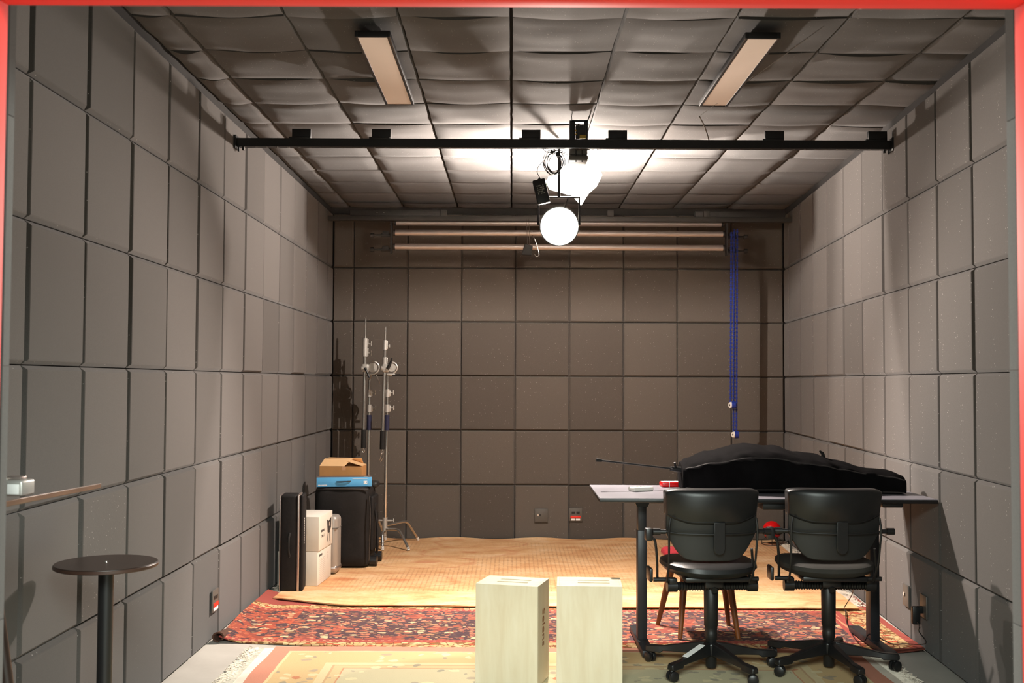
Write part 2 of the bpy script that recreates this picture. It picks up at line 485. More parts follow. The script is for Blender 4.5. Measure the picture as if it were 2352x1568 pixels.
def smoothpath(pts, n=6):
    pts = [Vector(p) for p in pts]; out = []
    for i in range(len(pts) - 1):
        p0 = pts[max(i - 1, 0)]; p1 = pts[i]; p2 = pts[i + 1]; p3 = pts[min(i + 2, len(pts) - 1)]
        for k in range(n):
            t = k / n
            out.append(0.5 * ((2 * p1) + (-p0 + p2) * t + (2 * p0 - 5 * p1 + 4 * p2 - p3) * t * t + (-p0 + 3 * p1 - 3 * p2 + p3) * t ** 3))
    out.append(pts[-1]); return out

# ------------------------------------------------------------------ the room
def tiled(name, o, u, v, n, ub, vb, mat, depth=0.032, inset=0.013):
    """wall of bevelled foam tiles; o = origin on tile faces"""
    o, u, v, n = Vector(o), Vector(u).normalized(), Vector(v).normalized(), Vector(n).normalized()
    m = MB()
    for i in range(len(ub) - 1):
        for j in range(len(vb) - 1):
            a0, a1, b0, b1 = ub[i] + 0.0022, ub[i + 1] - 0.0022, vb[j] + 0.0022, vb[j + 1] - 0.0022
            jit = random.uniform(-0.004, 0.004)
            q = [(a0, b0), (a1, b0), (a1, b1), (a0, b1)]
            ii = inset + random.uniform(-0.002, 0.002)
            r = [(a0 + ii, b0 + ii), (a1 - ii, b0 + ii), (a1 - ii, b1 - ii), (a0 + ii, b1 - ii)]
            r2 = [(a0 + ii + .004, b0 + ii + .004), (a1 - ii - .004, b0 + ii + .004), (a1 - ii - .004, b1 - ii - .004), (a0 + ii + .004, b1 - ii - .004)]
            rings = [[o + u * x + v * y - n * depth for x, y in q], [o + u * x + v * y - n * (depth * 0.55) for x, y in q],
                     [o + u * x + v * y + n * (jit - 0.002) for x, y in r], [o + u * x + v * y + n * jit for x, y in r2]]
            m.loft(rings, cap=True)
    ob = m.build(name, mat, smooth=False)
    ob.data.materials.append(M['backing'])
    bm = bmesh.new(); bm.from_mesh(ob.data)
    n0 = len(bm.faces)
    c = o + u * (ub[0] + ub[-1]) / 2 + v * (vb[0] + vb[-1]) / 2 - n * (depth + 0.021)
    r = bmesh.ops.create_cube(bm, size=1.0)
    R = Matrix((u, v, n)).transposed().to_4x4()
    bmesh.ops.transform(bm, matrix=Matrix.Translation(c) @ R @ Matrix.Diagonal((abs(ub[-1] - ub[0]) + 0.1, abs(vb[-1] - vb[0]) + 0.30, 0.04, 1)), verts=r['verts'])
    bm.faces.ensure_lookup_table()
    for f in bm.faces[n0:]: f.material_index = 1
    bm.to_mesh(ob.data); bm.free()
    return struct(ob)

rows = [0.0, 0.5, 1.0, 1.5, 2.0, 2.5, 3.0]
ubl = [2.19] + [4.186 + 0.5 * k for k in range(-3, 12)] + [9.96]
tiled('wall_left', (-1.66, 0, 0), (0, 1, 0), (0, 0, 1), (1, 0, 0), ubl, rows, 'foam')
ubb = [-1.66] + [-1.47 + 0.5 * k for k in range(8)] + [2.512]
tiled('wall_back', (0, 9.96, 0), (1, 0, 0), (0, 0, 1), (0, -1, 0), ubb, rows, 'foam_back', inset=0.009)
rw = Vector((0.067, 1, 0)).normalized(); L = 1.0 / rw.y
ubr = [2.19] + [9.19 - 0.51 * k for k in range(13, -1, -1)] + [9.70, 9.96]
ubr = [x * L for x in ubr if x >= 2.19]
tiled('wall_right', (1.843, 0, 0), rw, (0, 0, 1), (-rw.y, rw.x, 0), ubr, rows, 'foam')
def wall_x(y): return 1.843 + 0.067 * y

# front wall round the doorway, with foam on the room side
m = MB()
m.box((-1.365, 2.04, 1.53), (0.73, 0.16, 3.06)); m.box((1.53, 2.04, 1.53), (1.06, 0.16, 3.06)); m.box((0.0, 2.04, 2.635), (2.0, 0.16, 0.85))
wf = struct(m.build('wall_front', 'backing', smooth=False))
def foam_strip(side, x):
    m = MB()
    for j in range(6):
        z0, z1 = 0.5 * j + 0.001 - 0.023, 0.5 * j + 0.499 - 0.023
        z0 = max(z0, 0.001)
        xa, xb = x, x + side * 0.49
        a = 0.012
        fr = [(xa, 2.122, z0), (xb, 2.122, z0), (xb, 2.122, z1), (xa, 2.122, z1)]
        md = [(xa, 2.158, z0), (xb, 2.158, z0), (xb, 2.158, z1), (xa, 2.158, z1)]
        bk = [(xa + side * a, 2.182, z0 + a), (xb - side * a, 2.182, z0 + a), (xb - side * a, 2.182, z1 - a), (xa + side * a, 2.182, z1 - a)]
        m.loft([fr, md, bk])
    return m.build('foam_tiles', 'foam', wf, smooth=False)
foam_strip(1, 0.995); foam_strip(-1, -1.005)
m = MB()
for k in range(4): m.box((-0.75 + 0.5 * k, 2.15, 2.455), (0.496, 0.055, 0.49), 0.008)
m.build('foam_tiles', 'foam', wf, smooth=False)
# red door frame
m = MB()
m.box((-0.965, 1.90, 1.09), (0.085, 0.10, 2.18), 0.004); m.box((0.957, 1.90, 1.09), (0.085, 0.10, 2.18), 0.004)
m.box((0, 1.90, 2.20), (2.02, 0.10, 0.135), 0.004)
struct(m.build('trim_1', 'red_frame'))

# floor
m = MB(); m.box((0.4, 3.5, -0.03), (7.0, 13.4, 0.06)); struct(m.build('floor', 'concrete', smooth=False))

# ceiling: sagging foam squares
def ceiling():
    m = MB(); bm = m.bm
    xs = [-1.70] + [-1.51 + 0.5 * k for k in range(8)] + [2.49]
    xs = [-1.70, -1.51] + [-1.01 + 0.5 * k for k in range(7)] + [2.54]
    ys = [2.2] + [2.73 + 0.5 * k for k in range(15)] + [9.99]
    H = 3.062; N = 10
    for i in range(len(xs) - 1):
        for j in range(len(ys) - 1):
            x0, x1, y0, y1 = xs[i], xs[i + 1], ys[j], ys[j + 1]
            seed = Vector((i * 3.7, j * 5.1, 0))
            near = max(0.25, min(1.0, (8.3 - y0) / 3.0))
            sagf = random.uniform(0.0, 0.021) * near; sagb = random.uniform(0.0, 0.012) * near; mid = random.uniform(0.0, 0.014) * near; tilt = random.uniform(-0.006, 0.006)
            grid = []
            for b in range(N + 1):
                row = []
                for a in range(N + 1):
                    s, t = a / N, b / N
                    ins = 0.008
                    px = x0 + ins + (x1 - x0 - 2 * ins) * s; py = y0 + ins * 0.6 + (y1 - y0 - 1.2 * ins) * t
                    hump = math.sin(PI * s) ** 1.3
                    z = H - 0.004 - hump * (sagf * (1 - t) ** 2 + sagb * t ** 2 + mid * math.sin(PI * t) * 0.7)
                    z += 0.007 * near * noise.noise(Vector((px * 3.0, py * 6.0, i + j * 3.0))) + tilt * (t - 0.5)
                    edge = min(s, 1 - s, t, 1 - t)
                    if edge < 1e-6: z += 0.008
                    jx = 0.004 * noise.noise(Vector((px * 5, py * 9, 3.0)))
                    row.append(bm.verts.new((px + jx, py, z)))
                grid.append(row)
            for b in range(N):
                for a in range(N): bm.faces.new((grid[b][a], grid[b][a + 1], grid[b + 1][a + 1], grid[b + 1][a]))
            loop = [grid[0][a] for a in range(N + 1)] + [grid[b][N] for b in range(1, N + 1)] + [grid[N][a] for a in range(N - 1, -1, -1)] + [grid[b][0] for b in range(N - 1, 0, -1)]
            top = [bm.verts.new((v.co.x, v.co.y, H + 0.045)) for v in loop]
            for k in range(len(loop)):
                q = (k + 1) % len(loop); bm.faces.new((loop[k], top[k], top[q], loop[q]))
            bm.faces.new(top)
    o = m.build('ceiling', 'foam_ceiling')
    o.data.materials.append(M['backing'])
    bm = bmesh.new(); bm.from_mesh(o.data); n0 = len(bm.faces)
    r = bmesh.ops.create_cube(bm, size=1.0)
    bmesh.ops.transform(bm, matrix=Matrix.Translation((0.42, 6.1, 3.135)) @ Matrix.Diagonal((4.5, 8.0, 0.05, 1)), verts=r['verts'])
    bm.faces.ensure_lookup_table()
    for f in bm.faces[n0:]: f.material_index = 1
    bm.to_mesh(o.data); bm.free()
    struct(o)
ceiling()

# ------------------------------------------------------------------ rugs
def rug(name, fn, nu, nv, mat, thick, label, wave=0.004, zbase=0.0, seed=0.0):
    """fn(s,t) -> x,y,extra z"""
    t_ = thing(name, label, 'rug')
    m = MB(); bm = m.bm; A = []; B = []
    for j in range(nv + 1):
        ra, rb = [], []
        for i in range(nu + 1):
            x, y, ez = fn(i / nu, j / nv)
            zz = zbase + wave * (0.5 + 0.5 * noise.noise(Vector((x * 2.1, y * 2.7, seed)))) + ez
            ra.append(bm.verts.new((x, y, zz + thick))); rb.append(bm.verts.new((x, y, zz + 0.001)))
        A.append(ra); B.append(rb)
    for j in range(nv):
        for i in range(nu):
            bm.faces.new((A[j][i], A[j][i + 1], A[j + 1][i + 1], A[j + 1][i])); bm.faces.new((B[j][i], B[j + 1][i], B[j + 1][i + 1], B[j][i + 1]))
    for i in range(nu):
        bm.faces.new((A[0][i], B[0][i], B[0][i + 1], A[0][i + 1])); bm.faces.new((A[nv][i], A[nv][i + 1], B[nv][i + 1], B[nv][i]))
    for j in range(nv):
        bm.faces.new((A[j][0], A[j + 1][0], B[j + 1][0], B[j][0])); bm.faces.new((A[j][nu], B[j][nu], B[j + 1][nu], A[j + 1][nu]))
    m.build('pile', mat, t_)
    return t_

def fringe(parent, spine, outdir, length, n, z, curl=0.02, r=0.0022, seed=1):
    rnd = random.Random(seed); m = MB()
    L_ = len(spine) - 1
    for k in range(n):
        f = (k + rnd.random() * 0.6) / n * L_; i = min(int(f), L_ - 1); q = f - i
        p = Vector(spine[i]).lerp(Vector(spine[i + 1]), q)
        o = Vector(outdir); side = Vector((-o.y, o.x, 0))
        pts = []; ph = rnd.random() * 6.28; ln = length * rnd.uniform(0.7, 1.15)
        sk = rnd.uniform(-0.5, 0.5)
        for a in range(7):
            t = a / 6
            w_ = curl * math.sin(ph + t * 7.0) * t
            pts.append(p + o * (t * ln) + side * (w_ + sk * t * length * 0.5) + Vector((0, 0, z + 0.006 * (0.5 + 0.5 * math.sin(ph * 2 + t * 9)) * t)))
        m.tube(pts, [r * 1.3] * 2 + [r] * 5, 4)
    o = m.build('fringe', 'fringe', parent); o['kind'] = 'stuff'; return o

def red_fn(s, t):
    y0 = 6.02 - 0.11 * min(1, s * 4) - 0.06 * s + 0.004 * math.sin(s * 37); y1 = 7.35
    y = y0 + (y1 - y0) * t
    x0 = -1.612 - 0.028 * min(1, t * 2.2); x = x0 + (wall_x(y) - 0.012 - x0) * s
    ez = 0.02 * max(0, s - 0.965) / 0.035 * (1 - min(1, t * 2.2)) + 0.030 * (max(0, 0.035 - s) / 0.035) ** 1.5
    return x, y, ez
red = rug('persian_rug', red_fn, 130, 34, 'rug_red', 0.009, 'red and navy patterned rug, wall to wall between the tan and cream rugs', seed=3.0)
# rolled left end of the rug
m = MB(); rings = []
NS = 26
for j in range(13):
    t = j / 12; y = 6.008 + 0.26 * t; R0 = 0.033 * (1 - 0.55 * t)
    cx, cz = -1.612 + 0.003 * math.sin(t * 9), R0 + 0.004
    outer = []; inner = []
    for k in range(NS + 1):
        a = -PI / 2 - 2 * PI * 0.86 * k / NS
        rr = R0 * (1 - 0.18 * k / NS) * (1 + 0.12 * math.cos(2 * a))
        outer.append((cx + rr * math.cos(a), y, cz + rr * math.sin(a))); ri = rr - min(0.008, R0 * 0.3)
        inner.append((cx + ri * math.cos(a), y, cz + ri * math.sin(a)))
    rings.append(outer + inner[::-1])
m.loft(rings)
m.build('rolled_end', 'rug_back', red)

def tan_fn(s, t):
    if s < 0.12: y0 = 7.14 - (s / 0.12) * 0.2
    else: y0 = 6.94 - 0.04 * math.sin((s - 0.12) * 2.2) - 0.02 * (s - 0.12)
    y0 += 0.008 * math.sin(s * 29) + 0.004 * math.sin(s * 71)
    y1 = 9.93
    y = y0 + (y1 - y0) * t
    x = -1.56 + (wall_x(y) - 0.10 + 1.56) * s
    ez = 0.006 * max(0, 1 - t * 18) * (1 - t)
    ez += 0.018 * max(0.0, (t - 0.985) / 0.015) * (0.5 + 0.5 * math.sin(s * 31))
    ez += 0.011 * (1 if y < 7.36 else max(0, 1 - (y - 7.36) / 0.12))
    return x, y, ez
tan = rug('tan_rug', tan_fn, 130, 70, 'rug_tan', 0.009, 'large faded orange tan rug covering the floor up to the back wall', seed=8.0)
fringe(tan, [(-1.56, 7.2, 0), (-1.56, 9.8, 0)], (-1, 0, 0), 0.07, 220, 0.012, seed=2)
fringe(tan, [(wall_x(7.0) - 0.10, 7.0, 0), (wall_x(9.85) - 0.10, 9.85, 0)], (1, 0.0, 0), 0.075, 300, 0.014, seed=5)

def cream_fn(s, t):
    y0 = 3.0; y1 = CY1 - 0.01 * s
    y = y0 + (y1 - y0) * t
    x = CX0 + (CX1 - CX0) * s + 0.006 * math.sin(y * 9)
    return x, y, 0.0
cream = rug('floral_rug', cream_fn, 80, 70, 'rug_cream', 0.010, 'cream floral rug with pink border and white fringe in the foreground', seed=11.0)
for sgn, x in ((-1, CX0), (1, CX1)):
    mm = MB(); mm.box((x + sgn * 0.028, 4.45, 0.0045), (0.056, 2.88, 0.006)); mm.build('fringe_web', 'fringe', cream)
fringe(cream, [(CX0 - 0.05, 3.1, 0), (CX0 - 0.05, 5.88, 0)], (-1, 0, 0), 0.090, 620, 0.006, curl=0.035, r=0.0026, seed=3)
fringe(cream, [(CX1 + 0.05, 3.1, 0), (CX1 + 0.05, 5.88, 0)], (1, 0, 0), 0.090, 620, 0.006, curl=0.035, r=0.0026, seed=4)
RZ = 0.0135   # top of the rugs

# ------------------------------------------------------------------ wooden boxes in the foreground
def apple_box(name, label, cx_, cy_, w_, dep, rotz, writing):
    t = thing(name, label, 'box', (cx_, cy_, RZ), rotz)
    H = 0.474; th = 0.012
    m = MB()
    # panels of the box: four sides, bottom, top with slots cut as real holes (strips around the slots)
    m.box((0, -dep / 2 + th / 2, H / 2), (w_, th, H)); m.box((0, dep / 2 - th / 2, H / 2), (w_, th, H))
    m.box((-w_ / 2 + th / 2, 0, H / 2), (th, dep - 2 * th, H)); m.box((w_ / 2 - th / 2, 0, H / 2), (th, dep - 2 * th, H))
    m.box((0, 0, th / 2), (w_ - 2 * th, dep - 2 * th, th))
    m.build('body', 'plywood', t, smooth=False, bevel=0.0015)
    m = MB(); sx = 0.078; sc = [0.030, -0.034]; sh = 0.0115
    # top plate with two rounded slots
    top = MB(); bm = top.bm
    hw, hd = w_ / 2 - th, dep / 2 - th
    ys = [-hd] 
    def slot_poly(cy):
        pts = []
        for k in range(7): a = PI / 2 + PI * k / 6; pts.append((-sx + sh + sh * math.cos(a), cy + sh * math.sin(a)))
        for k in range(7): a = -PI / 2 + PI * k / 6; pts.append((sx - sh + sh * math.cos(a), cy + sh * math.sin(a)))
        return pts
    off = 0.008 if writing else 0.022
    def ring_fill(cy, y0, y1):
        inner = [(x + off, y) for x, y in slot_poly(cy)]; n = len(inner)
        outer = []
        for (x, y) in inner:
            dx, dy = x - off, y - cy
            if abs(dx) >= sx - sh - 1e-4 and abs(dy) < sh * 0.98:
                outer.append((-hw if dx < 0 else hw, y0 + (y1 - y0) * (0.5 + 0.5 * dy / sh)))
            else: outer.append(((-hw if dx < 0 else hw), y1 if dy > 0 else y0))
        for zt, flip in ((H, False), (H - th, True)):
            A_ = [bm.verts.new((x, y, zt)) for x, y in inner]; B_ = [bm.verts.new((x, y, zt)) for x, y in outer]
            for k in range(n):
                q = (k + 1) % n
                try: bm.faces.new((A_[k], A_[q], B_[q], B_[k]))
                except Exception: pass
            if not flip: top_in = A_
            else:
                for k in range(n):
                    q = (k + 1) % n; bm.faces.new((top_in[k], top_in[q], A_[q], A_[k]))
    ring_fill(sc[0], -0.004, hd); ring_fill(sc[1], -hd, -0.004)
    o = top.build('slotted_top', 'plywood', t, smooth=False)
    if writing:
        text('lettering', 'Selens', 0.068, 'wood', frame_mx((w_ / 2 + 0.0006, 0.0, 0.262), (0, 0, -1), (0, 1, 0)) , t, sx=1.06, bold=0.0006)
    return t
b1 = apple_box('apple_box', 'pale plywood box standing on end, with brown lettering down its right side', 0.009, 5.262, 0.306, 0.226, math.radians(-15.5), True)
b2 = apple_box('apple_box', 'plain pale plywood box standing on end between the lettered box and the table leg', 0.377, 5.250, 0.310, 0.235, math.radians(-3.0), False)
# slotted handle of the lettered box shows as slots too

# ------------------------------------------------------------------ height-adjustable table
TX0, TX1, TY0, TY1, TH = 0.455, 2.206, 5.60, 6.33, 0.85
t = thing('desk', 'long grey topped desk with dark metal legs pushed against the right wall', 'table', ((TX0 + TX1) / 2, (TY0 + TY1) / 2, 0))
lc = lambda p: local(t, p)
m = MB(); m.box(lc(((TX0 + TX1) / 2, (TY0 + TY1) / 2, TH - 0.0015)), (TX1 - TX0 - 0.004, TY1 - TY0 - 0.004, 0.003)); m.build('top_surface', 'table_top', t)
m = MB(); m.box(lc(((TX0 + TX1) / 2, (TY0 + TY1) / 2, TH - 0.0125)), (TX1 - TX0, TY1 - TY0, 0.019), 0.003); m.build('tabletop', 'black_plastic', t)
for x in (0.717, 1.985):
    m = MB()
    m.box(lc((x, 5.97, 0.33)), (0.050, 0.080, 0.62), 0.002); m.box(lc((x, 5.97, 0.73)), (0.046, 0.072, 0.20), 0.002)
    lg = m.build('leg', 'table_metal', t)
    m = MB(); m.box(lc((x, 5.985, 0.035)), (0.062, 0.62, 0.032), 0.003)
    for yy in (5.72, 6.25): m.cyl(lc((x, yy, RZ)), lc((x, yy, 0.02)), 0.018)
    m.build('foot', 'table_metal', t)
    m = MB(); m.box(lc((x, 5.97, 0.824)), (0.10, 0.50, 0.020), 0.003)
    m.prism([lc((x - 0.05, 5.93, 0.815)), lc((x + 0.05, 5.93, 0.815)), lc((x + 0.03, 5.93, 0.77)), lc((x - 0.03, 5.93, 0.77))], (0, 0.08, 0))
    m.build('mounting_bracket', 'black', t)
m = MB(); m.box(lc((1.35, 5.85, 0.814)), (1.20, 0.05, 0.030), 0.003); m.box(lc((1.35, 6.1, 0.814)), (1.20, 0.05, 0.030), 0.003); m.build('crossbeam', 'table_metal', t)
m = MB(); m.box(lc((1.42, 5.72, 0.812)), (0.22, 0.14, 0.050), 0.006); m.build('motor_box', 'black_plastic', t)
m = MB(); m.box(lc((1.98, 5.66, 0.82)), (0.11, 0.07, 0.030), 0.008); m.build('control_panel', 'black_plastic', t)

# white remote and red box on the table
c = P(1472, 1119, 5.98)
t = thing('remote_control', 'small white rounded device lying on the left end of the desk', 'remote', (c.x, 5.98, TH + 0.0003), math.radians(28))
m = MB(); m.box((0, 0, 0.012), (0.130, 0.066, 0.024), 0.008, seg=3); m.build('casing', 'white_plastic', t)
m = MB()
for q in range(4): m.box((-0.035 + q * 0.022, 0, 0.0245), (0.012, 0.03, 0.002), 0.0008)
m.build('buttons', 'print_pale', t)
c = P(1541, 1107, 6.22)
t = thing('tape_tin', 'flat red box with a white stripe on the desk behind the black bag', 'box', (c.x + 0.02, 6.24, TH + 0.0003), math.radians(6))
m = MB(); m.box((0, 0, 0.014), (0.155, 0.075, 0.028), 0.006); m.build('casing', 'red_plastic', t)
m = MB(); m.box((-0.035, 0, 0.0143), (0.004, 0.0765, 0.0292), 0.001); m.box((0.0, 0, 0.0285), (0.14, 0.06, 0.0015)); m.build('stripe', 'white_plastic', t)

# ------------------------------------------------------------------ instrument bag on the table
t = thing('instrument_bag', 'long black padded instrument bag lying on the desk', 'bag', (1.50, 6.05, TH), 0)
def bag_c(s): return (0.955 + (2.135 - 0.955) * s, 6.12 - 0.20 * s)
def interp(x, tab):
    for (a, va), (b, vb) in zip(tab, tab[1:]):
        if x <= b:
            q = (x - a) / (b - a); q = q * q * (3 - 2 * q)
            return va + (vb - va) * q
    return tab[-1][1]
HT = [(0, .155), (.03, .175), (.12, .215), (.29, .262), (.40, .255), (.53, .225), (.61, .208), (.70, .178), (.83, .145), (.93, .125), (1, .10)]
HW = [(0, .10), (.04, .145), (.15, .205), (.30, .235), (.42, .205), (.54, .215), (.64, .18), (.72, .12), (.85, .09), (.97, .08), (1, .07)]
rings = []; N1 = 90; NC = 64; tops = []
for i in range(N1 + 1):
    s = i / N1; cx, cy = bag_c(s); h = interp(s, HT); hw = interp(s, HW); ring = []
    cap = 1.0
    if s < 0.02: cap = 0.93
    if s > 0.985: cap = 0.94
    for k in range(NC):
        a = 2 * PI * k / NC
        ca, sa = math.cos(a), math.sin(a)
        ex = 0.30
        yy = math.copysign(abs(ca) ** ex, ca) * hw * cap
        side = 0.5 * (0.80 * h)
        zz = 0.40 * h + math.copysign(abs(sa) ** ex, sa) * (0.40 * h) * cap
        if sa > 0: zz += 0.20 * h * max(0.0, 1 - (abs(yy - 0.02) / hw) ** 1.6)
        nz = noise.noise(Vector((cx * 9, yy * 14 + 3, zz * 16))) * 0.009 + noise.noise(Vector((cx * 22 + zz * 30, yy * 16, zz * 26))) * 0.005
        zz = max(zz + (nz if zz > 0.02 else 0), 0.0015)
        yy += nz * (1 if ca > 0 else -1) * 1.0
        ring.append((cx - 1.50, cy - 6.05 + yy, zz))
    rings.append(ring)
m = MB(); m.loft(rings); m.build('shell', 'bag_nylon', t)
for frac, off in ((0.80, 0.004), (0.10, 0.004)):
    pts = []
    for i in range(1, N1):
        s = i / N1; cx, cy = bag_c(s); h = interp(s, HT); hw = interp(s, HW)
        pts.append((cx - 1.5, cy - 6.05 - hw * 0.985 - 0.0, max(0.006, h * frac * 0.93)))
    m = MB(); m.tube(pts, 0.0035, 6); m.build('piping', 'piping', t)
cx, cy = bag_c(0.655); h = interp(0.655, HT)
m = MB(); m.tube([(cx - 1.5, cy - 6.05, h * 0.93), (cx - 1.508, cy - 6.05, h * 1.10), (cx - 1.525, cy - 6.05, h * 1.17)], [0.012, 0.010, 0.004], 8)
m.build('strap_tab', 'nylon', t)
a = P(1552, 1077, 6.10) - t.location; b = P(1369, 1056, 6.02) - t.location
d = (b - a)
m = MB(); m.cyl(a, b, 0.0055, seg=12); rod = m.build('endpin_rod', 'black', t)
m = MB(); m.cyl(b - d * 0.07, b, 0.0085, 0.010, 14); m.build('rubber_tip', 'black_matte', rod)
m = MB(); m.cyl(a - d * 0.10, a + d * 0.07, 0.018, 0.013, 16); m.cyl(a + Vector((0, 0, 0.005)), a + Vector((-0.008, -0.01, 0.038)), 0.006); m.cyl(a + d * 0.05 + Vector((0, -.01, 0)), a + d * 0.05 + Vector((0, -.03, 0.01)), 0.005)
m.build('collar', 'black', rod)

# ------------------------------------------------------------------ task chairs
def make_chair(label, loc, rotz, base_rot, seat_mat, sticker, shift, seat_shift):
    t = thing('task_chair', label, 'chair', loc, rotz)
    SH = Vector((shift, 0, 0)); pre = set(D.objects)
    # backrest lower panel
    def panel(s, v):
        h = 0.592 + (0.925 - 0.592) * v
        wv = 0.145 + (0.222 - 0.145) * min(1, (v / 0.36)) ** 0.8
        corner = 0.02 * (abs(s) ** 6) * (1 - v) * 1.0
        x = s * wv
        y = -0.265 + 0.055 * (abs(x) / 0.22) ** 2 - 0.035 * max(0, v - 0.35) + 0.02 * (1 - v) ** 2 - 0.01
        return Vector((x, y, h + corner)), Vector((0, 1, 0))
    m = MB(); m.shell(panel, 24, 18, 0.032); m.build('backrest', 'chair_shell', t, bevel=0.006)
    # padded hood over the top
    def hood(s, v):
        low = 0.772 + 0.036 * (max(0, abs(s) - 0.45) / 0.55) ** 1.6
        top = 0.940 - 0.012 * abs(s) ** 8
        h = low + (top - low) * v
        wv = 0.229 - 0.008 * (1 - v)
        x = s * wv * (1 - 0.03 * max(0, v - 0.9) * 10 * 0.4)
        bulge = 0.016 * math.sin(PI * min(1, v * 0.9 + 0.1)) + 0.006
        y = -0.290 + 0.055 * (abs(x) / 0.22) ** 2 - 0.045 * max(0, (0.40 + 0.6 * v) - 0.35) - bulge * (1 - abs(s) ** 4) + 0.008
        y += 0.03 * max(0, v - 0.9) * 4
        return Vector((x, y, h)), Vector((0, 1, 0))
    m = MB(); m.shell(hood, 28, 14, 0.075); m.build('headrest_cover', 'leather', t, bevel=0.008)
    m = MB(); pts = []
    for k in range(29):
        s = k / 14 - 1; p, _ = hood(s * 0.985, 0.04); pts.append(p + Vector((0, -0.0015, 0.004)))
    m.tube(pts, 0.0022, 6); m.build('stitching', 'black', t)
    # tab strap
    m = MB()
    pts = []
    for k in range(9): a = -PI + PI * k / 8; pts.append((0.03 + 0.027 * math.cos(a) - 0.010, -0.303, 0.656 + 0.027 * math.sin(a)))
    pts = pts + [(0.047, -0.305, 0.785), (-0.007, -0.305, 0.785)]
    m.prism(pts, (0, 0.012, 0)); m.build('strap', 'black_plastic', t, bevel=0.003)
    # frame rods
    m = MB()
    hr = 0.732
    m.tube([(-0.225, -0.235, hr)] + [(x, -0.235 - 0.062 * (1 - (x / 0.225) ** 2) , hr - 0.006) for x in [-0.17, -0.1, -0.03, 0.03, 0.1, 0.17]] + [(0.225, -0.235, hr)], 0.0048, 8)
    m.build('back_rod', 'black', t)
    for sg in (-1, 1):
        m = MB()
        m.tube(smoothpath([(sg * 0.208, -0.262, 0.800), (sg * 0.215, -0.262, 0.74), (sg * 0.213, -0.250, 0.66), (sg * 0.210, -0.225, 0.56), (sg * 0.205, -0.16, 0.478)], 5), 0.0055, 8)
        m.build('side_rod', 'black', t)
        m = MB()
        m.cyl((sg * 0.225, -0.235, hr), (sg * 0.258, -0.232, hr), 0.011, seg=16); m.cyl((sg * 0.252, -0.232, hr), (sg * 0.287, -0.23, hr), 0.0165, seg=18)
        kn = m.build('arm_pivot', 'black_plastic', t)
        if sg > 0: pass
        else:
            m = MB(); m.box((sg * 0.305, -0.215, hr - 0.014), (0.034, 0.05, 0.058), 0.006); m.build('armrest_socket', 'black_plastic', t)
        m = MB()
        if sg < 0: m.tube(smoothpath([(sg * 0.300, -0.22, 0.702), (sg * 0.290, -0.225, 0.699), (sg * 0.275, -0.222, 0.684), (sg * 0.262, -0.20, 0.60), (sg * 0.240, -0.10, 0.485)], 5), 0.0065, 8)
        else: m.tube([(sg * 0.212, -0.17, 0.64), (sg * 0.226, -0.14, 0.56), (sg * 0.236, -0.11, 0.485)], 0.0065, 8)
        m.build('arm_rod', 'black', t)
        m = MB(); m.cyl((sg * 0.18, -0.11, 0.482), (sg * 0.262, -0.11, 0.482), 0.011, seg=14); m.build('pivot_pin', 'black_plastic', t)
        m = MB(); m.box((sg * 0.250, 0.05, 0.482), (0.018, 0.10, 0.07), 0.008); m.build('lever_paddle', 'black_plastic', t)
    for o_ in set(D.objects) - pre: o_.location.x += shift
    # seat
    m = MB(); rings = []
    prof = [(0.0, 0.80), (0.010, 0.93), (0.030, 1.0), (0.050, 0.985), (0.062, 0.90), (0.068, 0.60), (0.069, 0.15)]
    for dz, k in prof:
        ring = []
        for a in range(48):
            an = 2 * PI * a / 48; ca, sa = math.cos(an), math.sin(an)
            x = math.copysign(abs(ca) ** 0.62, ca) * 0.236 * k
            y = math.copysign(abs(sa) ** 0.72, sa) * 0.225 * k
            if y < 0: x *= 1 - 0.10 * (abs(y) / 0.225) ** 2
            z = 0.492 + dz + 0.012 * (x / 0.23) ** 2 - (0.006 if dz > 0.05 else 0) * (1 - k)
            ring.append((x, y + 0.015, z))
        rings.append(ring)
    m.loft(rings); m.build('seat', seat_mat, t).location.x = seat_shift
    m = MB(); m.box((0, 0.01, 0.482), (0.32, 0.30, 0.026), 0.008); m.build('seat_pan', 'black_plastic', t)
    # ribbed mechanism bar
    m = MB(); prof = [(0.0, -0.185)]
    n = 56
    for k in range(n + 1):
        x = -0.185 + 0.37 * k / n; prof.append((0.0235 if k % 2 else 0.0185, x))
    prof.append((0.0, 0.185))
    m.lathe([(max(r, 0.001), z) for r, z in prof], (0, -0.02, 0.432), 16, Matrix.Rotation(PI / 2, 3, 'Y'))
    m.build('bellows', 'black_plastic', t)
    for sg in (-1, 1):
        m = MB(); m.cyl((sg * 0.178, -0.02, 0.432), (sg * 0.228, -0.02, 0.432), 0.029, seg=20); m.box((sg * 0.20, -0.02, 0.458), (0.04, 0.05, 0.03), 0.004)
        m.build('mechanism_end', 'black_plastic', t)
    m = MB(); m.box((0, -0.015, 0.448), (0.095, 0.12, 0.042), 0.01); m.cyl((0, -0.06, 0.425), (0.0, -0.075, 0.418), 0.016); m.build('tilt_mechanism', 'black_plastic', t)
    # column
    m = MB(); m.lathe([(0.001, 0.43), (0.030, 0.43), (0.0365, 0.42), (0.035, 0.232), (0.031, 0.226), (0.031, 0.20), (0.0325, 0.196), (0.030, 0.165), (0.027, 0.16), (0.0275, 0.032), (0.024, 0.024), (0.001, 0.022)][::-1], (0, 0, 0), 28)
    m.build('gas_column', 'black', t)
    # star base
    base = MB(); base.lathe([(0.001, 0.085), (0.038, 0.085), (0.042, 0.10), (0.040, 0.142), (0.030, 0.152), (0.001, 0.152)], (0, 0, 0), 24)
    R = 0.322
